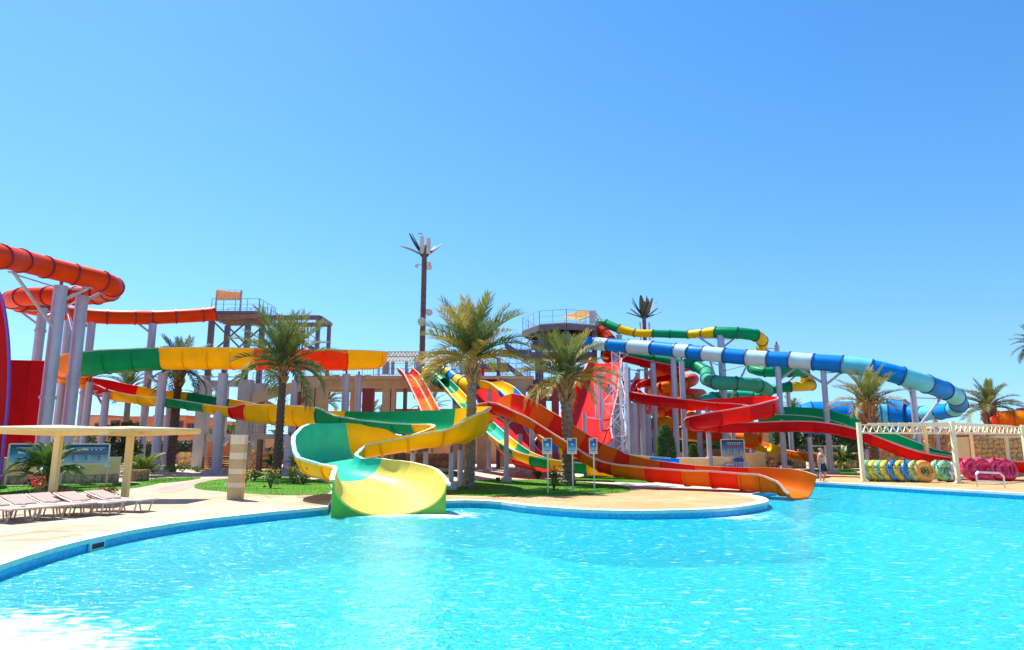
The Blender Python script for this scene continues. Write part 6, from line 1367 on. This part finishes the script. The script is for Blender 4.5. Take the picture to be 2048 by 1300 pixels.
mp = gr(1652, 965); person_walk(Vector((mp.x, mp.y + .35, GZ)), R(-38), 'person in navy swim shorts, bare chested, standing at the pool edge').scale = (1.22, 1.22, 1.0)
def person_sit(pos, rz, label):
    root = thing('person', label, 'person', pos); J = []; E = []
    def j(p, r, par=None):
        J.append((p, r))
        if par is not None: E.append((par, len(J) - 1))
        return len(J) - 1
    pel = j((0, 0, .48), (.15, .12)); ab = j((.03, 0, .62), (.15, .12), pel); ch = j((.05, 0, .82), (.165, .12), ab); nk0 = j((.06, 0, .97), (.10, .08), ch); nk = j((.09, 0, 1.05), .055, nk0); h0 = j((.12, 0, 1.11), (.07, .08), nk); h1 = j((.12, 0, 1.2), (.078, .09), h0); j((.115, 0, 1.25), .05, h1)
    for s in (1, -1):
        sh = j((.05, s * .17, .94), .062, nk0); el = j((.14, s * .22, .70), .042, sh); wr = j((.34, s * .15, .58), .032, el); hn = j((.41, s * .13, .56), (.036, .022), wr)
        for dy in (-.024, -.008, .008, .024): k = j((.45, s * .13 + dy, .55), .010, hn); j((.50, s * .13 + dy, .53), .008, k)
        tb0 = j((.42, s * .09, .575), .011, hn); j((.46, s * .075, .57), .009, tb0)
        hp = j((.03, s * .09, .47), .095, pel); kn = j((.44, s * .12, .49), .065, hp); an = j((.42, s * .12, .09), .038, kn); hl = j((.40, s * .12, .04), .035, an); ft = j((.52, s * .125, .03), (.04, .024), hl); j((.58, s * .13, .025), (.036, .018), ft)
    skin_body(root, J, E, M['skin']); og = ORG[root.name]; n = 16; mb = MB()
    def el_(c, rx, ry): return [og + Vector((c[0] + rx * math.cos(2 * math.pi * i / n), c[1] + ry * math.sin(2 * math.pi * i / n), c[2])) for i in range(n)]
    def loft(rs): mb.add([v for r_ in rs for v in r_], [(k * n + i, k * n + (i + 1) % n, (k + 1) * n + (i + 1) % n, (k + 1) * n + i) for k in range(len(rs) - 1) for i in range(n)])
    loft([el_((0, 0, .44), .16, .2), el_((.03, 0, .62), .155, .195), el_((.05, 0, .84), .155, .215), el_((.06, 0, .97), .12, .2), el_((.08, 0, 1.03), .07, .08)])
    for s in (1, -1): loft([[og + Vector((.05 + .08 * math.cos(a), s * .17 + .08 * math.sin(a), .97)) for a in [2 * math.pi * i / n for i in range(n)]], [og + Vector((.12 + .075 * math.cos(a), s * .215 + .075 * math.sin(a), .76)) for a in [2 * math.pi * i / n for i in range(n)]]])
    mb.build('shirt', M['shirt'], root, smooth=True); mb = MB()
    for s in (1, -1): mb.cyl(og + Vector((0, s * .09, .47)), og + Vector((.46, s * .12, .49)), .12, .095, n=12); mb.cyl(og + Vector((.45, s * .12, .52)), og + Vector((.42, s * .12, .14)), .09, .07, n=12)
    mb.build('trousers', M['shirt'], root, smooth=True); mb = MB()
    for s in (1, -1): mb.box(og + Vector((.48, s * .125, .04)), (.27, .1, .08))
    mb.build('shoes', M['black'], root); mb = MB(); mb.lathe(og + Vector((.105, 0, 1.17)), [(.098, 0), (.1, .04), (.08, .085), (.02, .105)], 14); mb.build('hair', M['black'], root, smooth=True)
    root.rotation_euler.z = rz; return root
sp_ = gr(1922, 965); person_sit(Vector((sp_.x, sp_.y + .5, GZ)), R(-120), 'person in white shirt and dark shoes sitting behind the pergola post')
stool = thing('stool', 'low wooden stool under the seated person in white', 'stool', Vector((sp_.x, sp_.y + .5, GZ))); q = Vector((sp_.x, sp_.y + .55, GZ)); MB().box(q + Vector((0, 0, .35)), (.4, .4, .05)).build('seat', M['loungerframe'], stool)
for dx in (-.16, .16):
    for dy in (-.16, .16): MB().bar(q + Vector((dx, dy, 0)), q + Vector((dx, dy, .34)), .035).build('leg', M['loungerframe'], stool)
